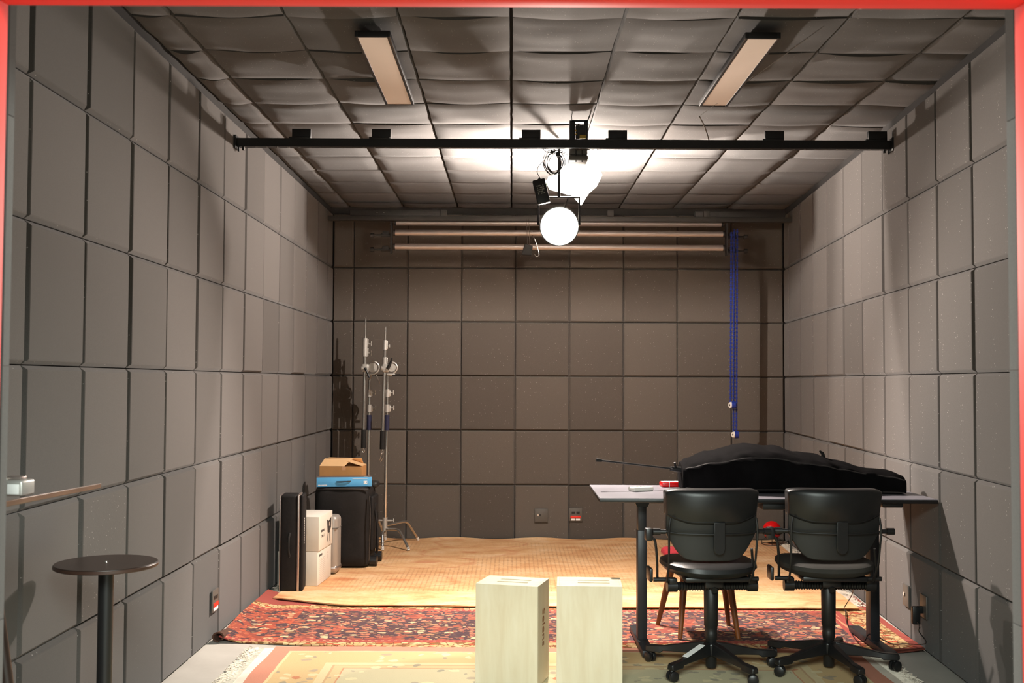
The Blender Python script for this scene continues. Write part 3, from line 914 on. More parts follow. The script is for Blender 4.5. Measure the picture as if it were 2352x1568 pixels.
    for k in range(5):
        a = base_rot - rotz + 2 * PI * k / 5; dx, dy = math.cos(a), math.sin(a); sx, sy = -dy, dx
        rings = []
        for (r, top, bot, hw) in [(0.02, 0.150, 0.088, 0.023), (0.08, 0.142, 0.086, 0.022), (0.17, 0.122, 0.083, 0.0185), (0.25, 0.104, 0.078, 0.017), (0.262, 0.103, 0.068, 0.022), (0.33, 0.100, 0.068, 0.022), (0.342, 0.094, 0.072, 0.018)]:
            rings.append([(dx * r + sx * hw, dy * r + sy * hw, bot), (dx * r - sx * hw, dy * r - sy * hw, bot), (dx * r - sx * hw * .8, dy * r - sy * hw * .8, top), (dx * r + sx * hw * .8, dy * r + sy * hw * .8, top)])
        base.loft(rings)
    bo = base.build('star_base', 'black_plastic', t, bevel=0.004)
    for k in range(5):
        a = base_rot - rotz + 2 * PI * k / 5; dx, dy = math.cos(a), math.sin(a)
        m = MB(); cx, cy = dx * R, dy * R; zc = RZ + 0.026
        yaw = random.uniform(0, PI); ax = Vector((math.cos(yaw), math.sin(yaw), 0))
        for sg in (-1, 1):
            c0 = Vector((cx, cy, zc)) + ax * sg * 0.005; c1 = Vector((cx, cy, zc)) + ax * sg * 0.024
            m.tube([c0, c0.lerp(c1, .3), c0.lerp(c1, .8), c1], [0.0235, 0.026, 0.025, 0.017], 20)
        m.cyl((cx, cy, zc + 0.01), (cx, cy, 0.075), 0.009, seg=12)
        m.box((cx, cy, zc + 0.018), (0.020, 0.020, 0.026), 0.006)
        m.build('caster', 'black_plastic', t)
    if sticker is not None:
        a = base_rot - rotz + 2 * PI * sticker / 5; dx, dy = math.cos(a), math.sin(a); sx, sy = -dy, dx
        m = MB(); rr = []
        for r, top in ((0.075, 0.1445), (0.125, 0.1330), (0.22, 0.1118)):
            rr.append([(dx * r + sx * .0165, dy * r + sy * .0165, top + .001), (dx * r - sx * .0165, dy * r - sy * .0165, top + .001), (dx * r - sx * .0165, dy * r - sy * .0165, top + .003), (dx * r + sx * .0165, dy * r + sy * .0165, top + .003)])
        m.loft(rr); m.build('paper_label', 'white_paint', t)
    return t
make_chair('black leather office chair nearer the plywood boxes, with a white label on its star base', (1.006, 5.47, 0), math.radians(3.5), math.radians(225), 'leather', 0, -0.052, -0.012)
make_chair('black office chair nearer the right wall, with a worn brownish fabric seat', (1.605, 5.50, 0), math.radians(-1.5), math.radians(280), 'olive_fabric', None, -0.030, -0.018)

# ------------------------------------------------------------------ red wooden chair behind
t = thing('dining_chair', 'wooden chair with red leather seat hidden under the desk behind the office chairs', 'chair', (1.10, 6.28, 0), 0)
zz = RZ + 0.002
for (px, y, tx, ty) in ((0.948, 6.10, 0.985, 6.16), (1.275, 6.10, 1.225, 6.16), (0.872, 6.46, 0.955, 6.40), (1.292, 6.46, 1.245, 6.40)):
    a = local(t, (px, y, zz)); b = local(t, (tx, ty, 0.40))
    m = MB(); m.tube([a, a.lerp(b, .5), b], [0.0125, 0.019, 0.023], 16); m.build('leg', 'wood', t)
m = MB(); m.box((0, 0, 0.398), (0.34, 0.34, 0.035), 0.006); m.build('seat_rail', 'wood', t)
m = MB(); m.box((0, 0.0, 0.442), (0.42, 0.42, 0.066), 0.03, seg=4); m.build('seat', 'red_leather', t)
def rb(s, v):
    return Vector((0.02 + s * 0.115, -0.205 - 0.05 * v + 0.03 * s * s, 0.46 + 0.28 * v)), Vector((0, 1, 0))
m = MB(); m.shell(rb, 14, 8, 0.03); m.build('backrest', 'red_leather', t, bevel=0.01)

# ------------------------------------------------------------------ small round table on the left
c = P(243, 1293, 3.84)
t = thing('pedestal_table', 'small round dark brown table on a black post beside the left wall', 'table', (-1.430, 3.84, 0))
m = MB(); m.lathe([(0.001, 0.790), (0.172, 0.790), (0.175, 0.793), (0.175, 0.803), (0.173, 0.806), (0.001, 0.806)], seg=72); m.build('tabletop', 'dark_wood', t)
m = MB(); m.lathe([(0.1752, 0.792), (0.1760, 0.793), (0.1760, 0.802), (0.1752, 0.803)], seg=72)
m.bm.faces.ensure_lookup_table()
for f in [f for f in m.bm.faces if len(f.verts) > 10]: m.bm.faces.remove(f)
m.build('edge_band', 'edge_dark', t)
m = MB(); m.lathe([(0.001, 0.01), (0.026, 0.01), (0.026, 0.790), (0.001, 0.790)], seg=32); m.build('post', 'black', t)
m = MB(); m.lathe([(0.001, 0.0), (0.155, 0.0), (0.155, 0.008), (0.06, 0.016), (0.001, 0.016)], seg=48); m.build('base', 'black', t)
m = MB(); m.lathe([(0.001, 0.806), (0.006, 0.806), (0.005, 0.810), (0.001, 0.812)], seg=16); m.build('screw', 'chrome', t)

# tilted board with gadget at far left
A_ = P(12, 1151, 2.62); A2 = P(48, 1143, 2.68); B_ = P(233, 1109, 3.22); C_ = P(-30, 1160, 3.10); D_ = P(-180, 1189, 2.68)
t = thing('side_table', 'tilted dark wood board on a slanted leg at the left edge of the view', 'table', (-1.5, 2.95, 0))
lp = [local(t, p) for p in (D_, P(-20, 1158, 2.60), A_, A2, B_, C_)]
m = MB(); m.prism(lp, (0, 0, -0.014)); m.build('board', 'dark_wood_edge', t, bevel=0.002)
a = local(t, P(-16, 1330, 2.95)); b = local(t, P(15, 1568, 2.95)); dn = b - a
top = a - dn * ((1.115 - a.z) / -dn.z) if False else a + dn * ((a.z - 1.09) / (-dn.z)) * -1 if False else a + dn * ((1.095 - a.z) / dn.z)
bot = a + dn * ((0.012 - a.z) / dn.z)
m = MB(); m.tube([top, bot], [0.018, 0.018], 16); m.build('leg', 'dark_wood', t)
m = MB(); m.lathe([(0.001, 0.0), (0.06, 0.0), (0.06, 0.01), (0.03, 0.018), (0.001, 0.018)], (bot.x, bot.y, 0), 32); m.build('base', 'black', t)

c = P(26, 1146, 2.76)
t = thing('gadget', 'shiny silver and white electronic gadget standing on the tilted board', 'device', (c.x, 2.80, c.z + 0.004), math.radians(-8))
m = MB(); m.box((0.0, 0.0, 0.022), (0.055, 0.06, 0.040), 0.006, seg=3); m.build('body', 'cast', t)
m = MB(); m.box((0.004, -0.031, 0.020), (0.032, 0.003, 0.026), 0.001); m.build('screen', 'white_paint', t)
m = MB(); m.box((-0.052, 0.0, 0.024), (0.045, 0.05, 0.046), 0.008, seg=3); m.cyl((-0.05, -0.026, 0.012), (-0.05, -0.03, 0.012), 0.004); m.build('side_module', 'white_plastic', t)
m = MB(); m.box((-0.012, 0.01, 0.046), (0.04, 0.03, 0.008), 0.003); m.build('top_plate', 'alu_trim', t)

# ------------------------------------------------------------------ cases and cartons at the left
t = thing('instrument_case', 'tall narrow black case with silver seam standing on end in front of the white cartons', 'case', (-1.505, 7.50, RZ), math.radians(5))
W_, Dp, Hh = 0.160, 0.19, 0.655
m = MB(); m.box((-0.022, 0, Hh / 2), (W_ - 0.046, Dp, Hh), 0.018, seg=3); m.build('shell', 'nylon', t)
m = MB(); m.box((0.066, 0, Hh / 2), (0.026, Dp, Hh), 0.012, seg=3); m.build('lid', 'nylon', t)
m = MB(); m.box((0.044, 0, Hh / 2), (0.019, Dp + 0.004, Hh + 0.004), 0.008, seg=3); m.box((-0.0795, 0, Hh / 2), (0.005, Dp + 0.003, Hh + 0.003), 0.002); m.build('seam_trim', 'alu_trim', t)
for h in (0.24, 0.395):
    m = MB(); m.cyl((-0.012, -0.094, h), (-0.012, -0.100, h), 0.005, seg=10); m.build('rivet', 'chrome', t)
m = MB(); m.tube(smoothpath([(-0.012, -0.098, 0.395), (-0.018, -0.112, 0.36), (-0.018, -0.114, 0.28), (-0.012, -0.098, 0.24)]), 0.008, 8); m.build('handle', 'black_matte', t)
m = MB()
for k in range(11): m.box((0.0795, -0.045, 0.325 + 0.0165 * k), (0.0015, 0.02, 0.011))
m.build('lettering', 'white_paint', t)

def carton(name, label, x, y, z, w_, d_, h_, rotz):
    t = thing(name, label, 'box', (x, y, z), rotz)
    m = MB(); m.box((0, 0, h_ / 2), (w_, d_, h_), 0.002); m.build('carton', 'card_white', t)
    return t
lowc = carton('carton', 'white printed carton on the rug, lower of the two beside the black case', -1.485, 7.83, RZ, 0.285, 0.40, 0.236, math.radians(-4.0))
m = MB(); m.box((0, 0, 0.237), (0.284, 0.02, 0.002)); m.build('tape_strip', 'tape', lowc)
fx = 0.143
text('lettering', 'amaran', 0.032, 'print_grey', frame_mx((fx, -0.115, 0.205), (0, 1, 0), (0, 0, 1)), lowc, bold=0.0004)
m = MB()
for k in range(12): m.box((fx, -0.06 - 0.004 * (k % 3), 0.175 - 0.013 * k), (0.0012, 0.17 - 0.008 * (k % 3), 0.0022))
m.box((fx, 0.10, 0.19), (0.0012, 0.02, 0.012)); m.box((fx, 0.10, 0.16), (0.0012, 0.012, 0.03)); m.build('printed_lines', 'print_pale', lowc)
upc = carton('carton', 'white printed carton with a dark lamp picture, upper of the two beside the black case', -1.478, 7.83, RZ + 0.239, 0.285, 0.40, 0.242, math.radians(-4.0))
text('lettering', 'amaran', 0.034, 'print_grey', frame_mx((fx, -0.09, 0.135), (0, 1, 0), (0, 0, 1)), upc, bold=0.0006)
text('lettering', '200 x S', 0.026, 'print_grey', frame_mx((fx, -0.085, 0.095), (0, 1, 0), (0, 0, 1)), upc)
m = MB(); m.box((fx, -0.105, 0.095), (0.0008, 0.07, 0.03)); m.build('printed_patch', 'print_red', upc) if False else m.bm.free()
m = MB()
m.prism([(fx, 0.035, 0.195), (fx, 0.085, 0.178), (fx, 0.165, 0.200), (fx, 0.158, 0.125), (fx, 0.115, 0.100), (fx, 0.07, 0.085), (fx, 0.055, 0.105)], (0.001, 0, 0))
m.prism([(fx, 0.060, 0.09), (fx, 0.080, 0.088), (fx, 0.062, 0.03), (fx, 0.052, 0.05)], (0.001, 0, 0))
m.prism([(fx, 0.108, 0.10), (fx, 0.124, 0.10), (fx, 0.130, 0.025), (fx, 0.120, 0.03)], (0.001, 0, 0))
m.build('printed_picture', 'print_grey', upc)
m = MB(); m.box((fx + 0.0006, 0.105, 0.155), (0.0012, 0.02, 0.03)); m.build('picture_highlight', 'print_pale', upc)

t = thing('storage_case', 'rounded silver grey hard case standing behind the white cartons', 'case', (-1.44, 8.17, RZ), math.radians(-3))
m = MB(); m.box((0, 0, 0.215), (0.30, 0.17, 0.43), 0.035, seg=4); m.build('shell', 'silver_case', t)
m = MB(); m.box((0, 0.0, 0.34), (0.302, 0.173, 0.004), 0.001); m.build('seam', 'outlet', t)
m = MB(); m.box((0.0, 0.0, 0.04), (0.304, 0.174, 0.05), 0.02, seg=3); m.build('corner_guard', 'alu_trim', t)

# trolley bag
t = thing('trolley_bag', 'large black wheeled equipment bag standing against the left wall', 'bag', (-1.285, 8.55, RZ), math.radians(-2))
m = MB(); rings = []
for (z, k) in [(0.012, 0.94), (0.03, 1.0), (0.10, 1.005), (0.2, 0.995), (0.32, 1.0), (0.45, 0.995), (0.56, 1.0), (0.595, 0.98), (0.612, 0.93), (0.617, 0.80)]:
    ring = []
    for a in range(56):
        an = 2 * PI * a / 56; ca, sa = math.cos(an), math.sin(an)
        x = math.copysign(abs(ca) ** 0.3, ca) * 0.215 * k; y = math.copysign(abs(sa) ** 0.3, sa) * 0.20 * k
        nz = noise.noise(Vector((x * 9, y * 9, z * 11))) * 0.010 + noise.noise(Vector((x * 30, y * 30, z * 24))) * 0.003
        if z > 0.6 or z < 0.05: nz *= 0.2
        ring.append((x * (1 + nz * 3) - 0.02, y * (1 + nz * 3), z))
    rings.append(ring)
m.loft(rings); m.build('body', 'nylon', t)
m = MB()
m.tube(smoothpath([(0.198, -0.19, 0.55), (0.207, -0.205, 0.40), (0.205, -0.205, 0.25), (0.20, -0.20, 0.06)]), 0.007, 6)
m.tube(smoothpath([(-0.21, -0.19, 0.60), (0.0, -0.203, 0.605), (0.19, -0.19, 0.60)]), 0.006, 6); m.build('zip_seam', 'piping', t)
m = MB(); m.box((0.205, 0.0, 0.33), (0.03, 0.26, 0.42), 0.02, seg=3); m.box((0.222, -0.05, 0.45), (0.02, 0.05, 0.06), 0.006); m.build('side_pocket', 'nylon', t)
m = MB(); m.tube(smoothpath([(0.225, -0.07, 0.43), (0.245, -0.09, 0.30), (0.25, -0.10, 0.16), (0.235, -0.05, 0.10), (0.228, 0.02, 0.20), (0.225, 0.03, 0.40)]), 0.010, 6); m.build('strap', 'nylon', t)
for yy in (-0.08, 0.15):
    m = MB(); m.cyl((0.19, yy, 0.040), (0.245, yy, 0.040), 0.038, seg=20); m.build('wheel', 'black_plastic', t)
m = MB(); m.box((0.185, 0.10, 0.615), (0.08, 0.14, 0.05), 0.022, seg=4); m.build('corner_bumper', 'chair_shell', t)

# blue carton with carry handle, lying on the bag
zt = RZ + 0.6185
t = thing('blue_carton', 'long flat sky blue carton with a black carry handle on top of the black bag', 'box', (-1.300, 8.43, zt), math.radians(9))
m = MB(); m.box((0, 0, 0.0375), (0.422, 0.115, 0.073), 0.0015, Matrix.Rotation(math.radians(0), 3, 'Y')); m.build('carton', 'box_blue', t)
m = MB(); m.box((0, 0.0, 0.0748), (0.420, 0.113, 0.0018)); m.build('lid', 'box_top', t)
fy = -0.0585
m = MB(); m.tube([(-0.060, fy - 0.004, 0.040), (-0.03, fy - 0.010, 0.039), (0.02, fy - 0.011, 0.041), (0.050, fy - 0.004, 0.044)], [0.004, 0.006, 0.005, 0.004], 8); m.build('carry_handle', 'black_plastic', t)
fmx = lambda x, z: frame_mx((x, fy, z), (1, 0, 0), (0, 0, 1))
text('lettering', 'SENNHEISER', 0.0125, 'white_paint', fmx(-0.165, 0.013), t, bold=0.0004)
m = MB(); m.box((0.12, fy, 0.061), (0.115, 0.0012, 0.0025)); m.box((0.165, fy + 0.03, 0.0757), (0.03, 0.014, 0.001)); m.build('printed_line', 'white_paint', t)
m = MB(); m.box((0.162, fy, 0.0335), (0.028, 0.0012, 0.022)); m.build('logo_plate', 'white_paint', t)
m = MB()
for sg in (-1, 1):
    m.prism([(0.162 + sg * 0.009 - 0.0045, fy - 0.0012, 0.0275), (0.162 + sg * 0.009 + 0.001, fy - 0.0012, 0.0275), (0.162 + sg * 0.009 + 0.0045, fy - 0.0012, 0.0395), (0.162 + sg * 0.009 - 0.001, fy - 0.0012, 0.0395)], (0, 0.0008, 0))
m.build('logo_mark', 'box_blue', t)

# cardboard box with open flaps
t = thing('cardboard_box', 'brown cardboard box with half open flaps behind the blue carton', 'box', (-1.340, 8.63, zt), math.radians(-3))
w_, d_, h_ = 0.335, 0.20, 0.145; th = 0.004
m = MB()
m.box((0, -d_ / 2 + th / 2, h_ / 2), (w_, th, h_)); m.box((0, d_ / 2 - th / 2, h_ / 2), (w_, th, h_))
m.box((-w_ / 2 + th / 2, 0, h_ / 2), (th, d_ - 2 * th, h_)); m.box((w_ / 2 - th / 2, 0, h_ / 2), (th, d_ - 2 * th, h_)); m.box((0, 0, th / 2), (w_ - 2 * th, d_ - 2 * th, th))
m.build('body', 'cardboard', t, smooth=False)
m = MB(); m.prism([(-w_ / 2, -d_ / 2, h_ + .001), (0.03, -d_ / 2, h_ + .001), (0.075, 0.0, h_ + 0.055), (-w_ / 2 + 0.02, -0.01, h_ + 0.052)], (0, 0.001, 0.003)); m.build('front_flap', 'cardboard_edge', t, smooth=False)
m = MB(); m.prism([(w_ / 2, -d_ / 2 + 0.01, h_ + .001), (w_ / 2, d_ / 2, h_ + .001), (0.05, 0.07, h_ + 0.045), (0.035, -0.045, h_ + 0.035)], (0, 0, 0.003)); m.build('side_flap', 'cardboard_edge', t, smooth=False)
m = MB(); m.prism([(-w_ / 2 + 0.03, d_ / 2, h_ + .001), (w_ / 2 - 0.02, d_ / 2, h_ + .001), (w_ / 2 - 0.03, d_ / 2 - 0.05, h_ + 0.052), (-w_ / 2 + 0.04, d_ / 2 - 0.06, h_ + 0.058)], (0, 0.001, 0.003)); m.build('back_flap', 'cardboard_edge', t, smooth=False)
m = MB(); m.prism([(0.012, -d_ / 2 - 0.001, h_ - 0.03), (0.04, -d_ / 2 - 0.001, h_ - 0.03), (0.04, -d_ / 2 - 0.001, h_), (0.012, -d_ / 2 - 0.001, h_)], (0, 0.0006, 0)); m.build('tape_strip', 'tape', t)

# ------------------------------------------------------------------ light stands at the back left
def knob(m, p, d, s=1.0):
    p = Vector(p); d = Vector(d).normalized()
    m.cyl(p, p + d * 0.022 * s, 0.005 * s, seg=8)
    q = p + d * 0.028 * s
    m.box(q + Vector((0, 0, 0.009 * s)), (0.010 * s, 0.008 * s, 0.018 * s), 0.003 * s); m.box(q - Vector((0, 0, 0.009 * s)), (0.010 * s, 0.008 * s, 0.018 * s), 0.003 * s)
def tilt_grip(m, c, r, parent_dir=1):
    """slotted protractor disc of a boom holder, facing the camera"""
    c = Vector(c); n = 28
    m.lathe([(0.001, -0.004), (r * 0.74, -0.004), (r * 0.74, 0.004), (0.001, 0.004)], c, 28, Matrix.Rotation(PI / 2, 3, 'X'))
    pts = [c + Vector((math.cos(a) * r, 0, math.sin(a) * r)) for a in [math.radians(-75 + 175 * k / 16) for k in range(17)]]
    m.tube(pts, 0.006, 6)
    m.cyl(c + Vector((0, -0.012, 0)), c + Vector((0, 0.012, 0)), 0.012, seg=14)
def c_stand(name, label, zc, zb, col_top, col_bot, boom_top, boom_bot, grip_y, hub, legs, big):
    base = P(hub[0], hub[1], zc)
    t = thing(name, label, 'light stand', (base.x, zc, 0))
    W = lambda px, py, z: local(t, P(px, py, z))
    ct = W(col_top[0], col_top[1], zc); cb = Vector((0, 0, 0.10))
    m = MB(); m.tube([cb, cb.lerp(ct, 0.55)], 0.0150, 18); m.tube([cb.lerp(ct, 0.55), ct], 0.0125, 18); m.build('column', 'chrome', t)
    for py in (903, 938):
        m = MB()
        h = W(col_top[0], py, zc).z; p = cb.lerp(ct, (h - cb.z) / (ct.z - cb.z))
        r = 0.019 if py < 920 else 0.024
        m.cyl(p - Vector((0, 0, 0.032)), p + Vector((0, 0, 0.036)), r, seg=18); m.box(p + Vector((r, 0, 0.0)), (0.016, 0.02, 0.05), 0.003)
        knob(m, p + Vector((r + 0.004, -0.004, 0.004)), (1, -0.2, 0.1), 1.1)
        m.build('collar', 'cast', t)
    h = W(0, 966, zc).z; p = cb.lerp(ct, (h - cb.z) / (ct.z - cb.z)); m = MB(); m.cyl(p - Vector((0, 0, 0.068)), p + Vector((0, 0, 0.066)), 0.0215, seg=18); m.build('sleeve', 'blue_sleeve', t)
    # boom arm hanging beside the column
    bt = W(boom_top[0], boom_top[1], zb); bb = W(boom_bot[0], boom_bot[1], zb)
    boom = MB(); q1 = bt.lerp(bb, 0.16); q2 = bt.lerp(bb, 0.20)
    boom.tube([bt, q1], [0.006, 0.0085], 12); boom.tube([q1, bb], 0.0155 if big else 0.0145, 18)
    bo = boom.build('boom_arm', 'chrome', t)
    for f_, r in (((0.19, 0.023), (0.26, 0.024)) if big else ((0.15, 0.018), (0.29, 0.021))):
        m = MB(); p = bt.lerp(bb, f_); d = (bb - bt).normalized()
        m.cyl(p - d * 0.042, p + d * 0.042, r, seg=18); m.box(p + Vector((r, 0, 0)), (0.010, 0.018, 0.07), 0.002); knob(m, p + Vector((r + .002, -0.004, -0.01)), (1, -0.3, 0.0), 1.2 if big else 0.7)
        m.build('boom_collar', 'cast', bo)
    p0 = bb.lerp(bt, 0.02); m = MB(); hl = 0.155; d = (bt - bb).normalized()
    m.cyl(bb - d * 0.005, bb + d * hl, 0.0225, seg=18); m.build('foam_grip', 'black_matte', bo)
    m = MB(); q = bb - d * 0.03; m.tube([q + Vector((math.cos(a) * 0.010, 0, math.sin(a) * 0.014)) for a in [2 * PI * k / 12 for k in range(12)]], 0.0025, 6, closed=True)
    m.cyl(bb - d * 0.02, bb, 0.008, seg=10)
    if not big: m.tube([q, q + Vector((-0.02, -0.005, -0.07)), q + Vector((-0.012, -0.005, -0.085)), q + Vector((0.012, -0.005, -0.04)), q], 0.0022, 6)
    m.build('ring', 'chrome', bo)
    # boom holder
    g = W(grip_y[0], grip_y[1], zb)
    m = MB(); m.box(g, (0.060, 0.05, 0.072), 0.010, seg=3); m.cyl(g + Vector((-0.034, 0, 0)), g + Vector((0.034, 0, 0)), 0.026, seg=18)
    tilt_grip(m, g + Vector((0.062 if big else 0.052, 0.0, 0.004)), 0.056 if big else 0.048)
    m.box(g + Vector((0.045, 0.01, -0.055)), (0.07, 0.02, 0.016), 0.004)
    m.cyl(g + Vector((0.045, 0.012, -0.06)), ct, 0.011, seg=12)
    gr = m.build('boom_holder', 'cast', t)
    m = MB()
    if big: m.tube([g + Vector((0.0, -0.035, 0)), g + Vector((0.015, -0.045, -0.03)), g + Vector((0.042, -0.05, -0.085))], [0.013, 0.010, 0.007], 10)
    else: m.tube([g + Vector((0.02, -0.035, -0.01)), g + Vector((0.045, -0.045, 0.04)), g + Vector((0.060, -0.05, 0.085))], [0.015, 0.011, 0.006], 10)
    m.build('clamp_lever', 'black_plastic', gr)
    m = MB()
    if big: m.tube([g + Vector((0.095, -0.01, -0.062)), g + Vector((0.128, -0.015, -0.135))], [0.006, 0.005], 8)
    else: m.tube([g + Vector((0.06, -0.01, -0.062)), g + Vector((0.125, -0.015, -0.058))], [0.006, 0.008], 8)
    m.build('tilt_lever', 'cast' if big else 'black_plastic', gr)
    m = MB(); m.cyl((0, 0, 0.15), (0, 0, 0.26), 0.022, seg=18); m.cyl((-0.01, 0, 0.235), (-0.055, 0, 0.235), 0.008); m.cyl((0.01, 0, 0.235), (0.06, 0, 0.235), 0.008)
    knob(m, (0.05, 0, 0.235), (1, 0, 0), 0.9); m.cyl((0, 0, 0.10), (0, 0, 0.16), 0.017); m.build('leg_hub', 'cast', t)
    for (kx, ky, kz, fx_, fy_) in legs:
        a = Vector((0, 0, kz - 0.01)); k_ = local(t, (kx, ky, kz)); f_ = local(t, (fx_, fy_, RZ + 0.010))
        m = MB(); m.tube([a] + arc(a.lerp(k_, 0.78), k_, k_.lerp(f_, 0.2), 6) + [f_], 0.0120, 14); lg = m.build('leg', 'chrome', t)
        m = MB(); m.cyl(f_ - Vector((0, 0, 0.009)), f_ + (k_ - f_).normalized() * 0.02, 0.0135, seg=14); m.build('foot_cap', 'white_plastic', lg)
    return t
c_stand('light_stand', 'chrome light stand with bent legs on the tan rug, right of the two', 9.47, 9.40, (891, 860), (884, 1190), (886, 750), (878, 1030), (886, 845), (884, 1200),
        [(-0.965, 9.36, 0.170, -0.868, 9.22), (-0.935, 9.72, 0.200, -0.842, 9.84), (-1.103, 9.31, 0.150, -1.093, 9.24)], False)
c_stand('light_stand', 'chrome light stand with big tilt disc behind the stacked boxes, left of the two', 9.66, 9.58, (849, 870), (843, 1100), (840, 731), (835, 1027), (840, 845), (845, 1205),
        [(-1.42, 9.52, 0.17, -1.50, 9.42), (-1.19, 9.76, 0.20, -1.14, 9.85), (-1.40, 9.80, 0.15, -1.46, 9.86)], True)

# ------------------------------------------------------------------ bars, rails and rollers
BH = 2.872
t = thing('lighting_bar', 'black steel bar spanning the room under the ceiling, with six square brackets', 'bar', (0.3, 6.42, BH))
m = MB()
m.box((0, 0, 0.023), (3.94, 0.045, 0.004)); m.box((0, 0, -0.023), (3.94, 0.045, 0.004)); m.box((0, -0.021, 0), (3.94, 0.004, 0.050)); m.box((0, 0.021, 0), (3.94, 0.004, 0.050))
m.build('beam', 'black', t)
for px in (694, 877, 1220, 1418, 1777, 2013):
    x = P(px, 310, 6.42).x - 0.3
    m = MB(); m.box((x, -0.01, 0.051), (0.112, 0.030, 0.060), 0.001); m.box((x - 0.01, -0.012, 0.027), (0.125, 0.045, 0.008), 0.001); m.build('bracket', 'black', t)
for sg, x in ((-1, -1.955), (1, 1.965)):
    m = MB(); m.box((x, 0, 0), (0.012, 0.09, 0.08), 0.002); m.cyl((x - sg * 0.04, 0, -0.024), (x - sg * 0.04, 0, -0.045), 0.008, seg=10); m.cyl((x - sg * 0.01, 0.01, -0.024), (x - sg * 0.01, 0.01, -0.05), 0.006, seg=10); m.build('end_plate', 'black', t)
m = MB()
for k in range(60): m.box((-1.9 + 3.8 * k / 59, -0.004, -0.0255), (0.014, 0.008, 0.0012))
m.build('slot', 'chrome', t)

t = thing('mounting_rail', 'dark grey steel rail high on the back wall above the aluminium tubes', 'rail', (0.42, 9.55, 2.893))
m = MB(); m.box((0, 0, 0), (4.12, 0.06, 0.042), 0.003); m.build('beam', 'rail', t)
for (x0, x1) in ((-1.86, -1.02), (1.20, 2.0)):
    m = MB(); m.box(((x0 + x1) / 2, 0.0, 0.048), (x1 - x0, 0.05, 0.052), 0.002); m.build('bracket', 'rail_dark', t)
m = MB()
for x in (-1.03, 1.30, 0.45): m.box((x, -0.03, 0.048), (0.055, 0.02, 0.056), 0.003)
m.build('cable_clip', 'rail', t)
m = MB()
for x in (-1.62, -1.56, 1.33, 1.40): m.cyl((x, -0.027, 0.048), (x, -0.034, 0.048), 0.005, seg=8)
m.build('screw', 'chrome', t)
XL, XR = P(901, 540, 9.5).x, P(1668, 540, 9.5).x
for sg, x in ((-1, XL - 0.012), (1, XR + 0.012)):
    m = MB(); m.box((x - 0.42, 0.0, -0.175), (0.014, 0.09, 0.285), 0.003)
    for h in (-0.055, -0.150, -0.278):
        if h < -0.06:
            m.cyl((x - 0.42, -0.005, h), (x - 0.42 + sg * 0.09, -0.005, h), 0.016, seg=14); m.cyl((x - 0.42 + sg * 0.09, -0.005, h), (x - 0.42 + sg * 0.155, -0.005, h), 0.008, seg=10)
            m.cyl((x - 0.42 + sg * 0.155, -0.005, h), (x - 0.42 + sg * 0.185, -0.005, h), 0.021, seg=12); m.box((x - 0.42 + sg * 0.05, -0.005, h + 0.02), (0.06, 0.03, 0.03), 0.006)
    m.build('hanger_plate', 'rail_dark', t)
proto = None
for (py, word, zz_, r_) in ((509, 'highest of three, mostly hidden', 9.555, 0.026), (535, 'middle of three', 9.52, 0.0275), (567, 'lowest of three', 9.52, 0.0275)):
    c = P(1285, py, zz_)
    if proto is None:
        zc_ = 2.893 - 0.021 - 0.0275
        r0 = thing('backdrop_roller', '', 'roller', ((XL + XR) / 2, 9.615, zc_ + 0.022))
        Lh = (XR - XL) / 2 - 0.006
        m = MB(); m.cyl((-Lh + 0.015, 0, 0), (Lh - 0.015, 0, 0), 0.0265, seg=28); m.build('tube', 'tube_alu', r0)
        for sg in (-1, 1):
            m = MB(); m.cyl((sg * (Lh - 0.016), 0, 0), (sg * (Lh + 0.001), 0, 0), 0.0275, seg=24); m.build('end_cap', 'rail_dark', r0)
        r0['label'] = 'aluminium tube under the back wall rail, ' + word
        proto = r0
    else:
        r = copy_tree(proto); r.location = ((XL + XR) / 2, 9.545, c.z)
        r['label'] = 'aluminium tube under the back wall rail, ' + word
        r.location.z = c.z
for o in D.objects:
    if o.name.startswith('backdrop_roller') and o.parent is None: o['group'] = 'aluminium tubes under the rail'

# blue chains with weights
def chain(label, px_top, px_bot, y0, y1, z, dx, weight):
    a = P(px_top, y0, z); b = P(px_bot, y1, z)
    t = thing('pull_chain', label, 'chain', (a.x, z, b.z), 0, 'blue chains by the back wall')
    m = MB(); n = int((a.z - b.z) / 0.017)
    for sgn in (-1, 1):
        for k in range(n + 1):
            q = k / n; p = Vector((a.x + (b.x - a.x) * q + sgn * dx - a.x, 0, (a.z - b.z) * (1 - q)))
            if k % 2: m.box(p, (0.019, 0.005, 0.0155), 0.0015, seg=1)
            else: m.box(p, (0.012, 0.011, 0.0165), 0.0015, seg=1)
    m.build('links', 'blue_chain', t)
    if weight:
        q = Vector((b.x - a.x, 0, -0.030))
        m = MB(); m.cyl(q + Vector((-0.005, 0, 0)), q + Vector((0.030, 0, 0)), 0.032, seg=22); w_ = m.build('weight', 'blue_chain', t)
        m = MB(); m.cyl(q + Vector((-0.020, -0.006, 0)), q + Vector((-0.005, 0, 0)), 0.024, 0.030, seg=22); m.build('weight_cap', 'white_plastic', w_)
        m = MB(); m.cyl(q + Vector((-0.022, -0.008, 0)), q + Vector((-0.019, -0.007, 0)), 0.008, seg=12); m.build('weight_screw', 'print_grey', w_)
    return t
chain('short blue pull chain hanging from the tube ends, its white capped weight above the other', 1683, 1681, 535, 922, 9.478, 0.012, True)
chain('long blue pull chain hanging down to a white capped weight just above the black bag', 1690, 1688, 528, 990, 9.503, 0.013, True)

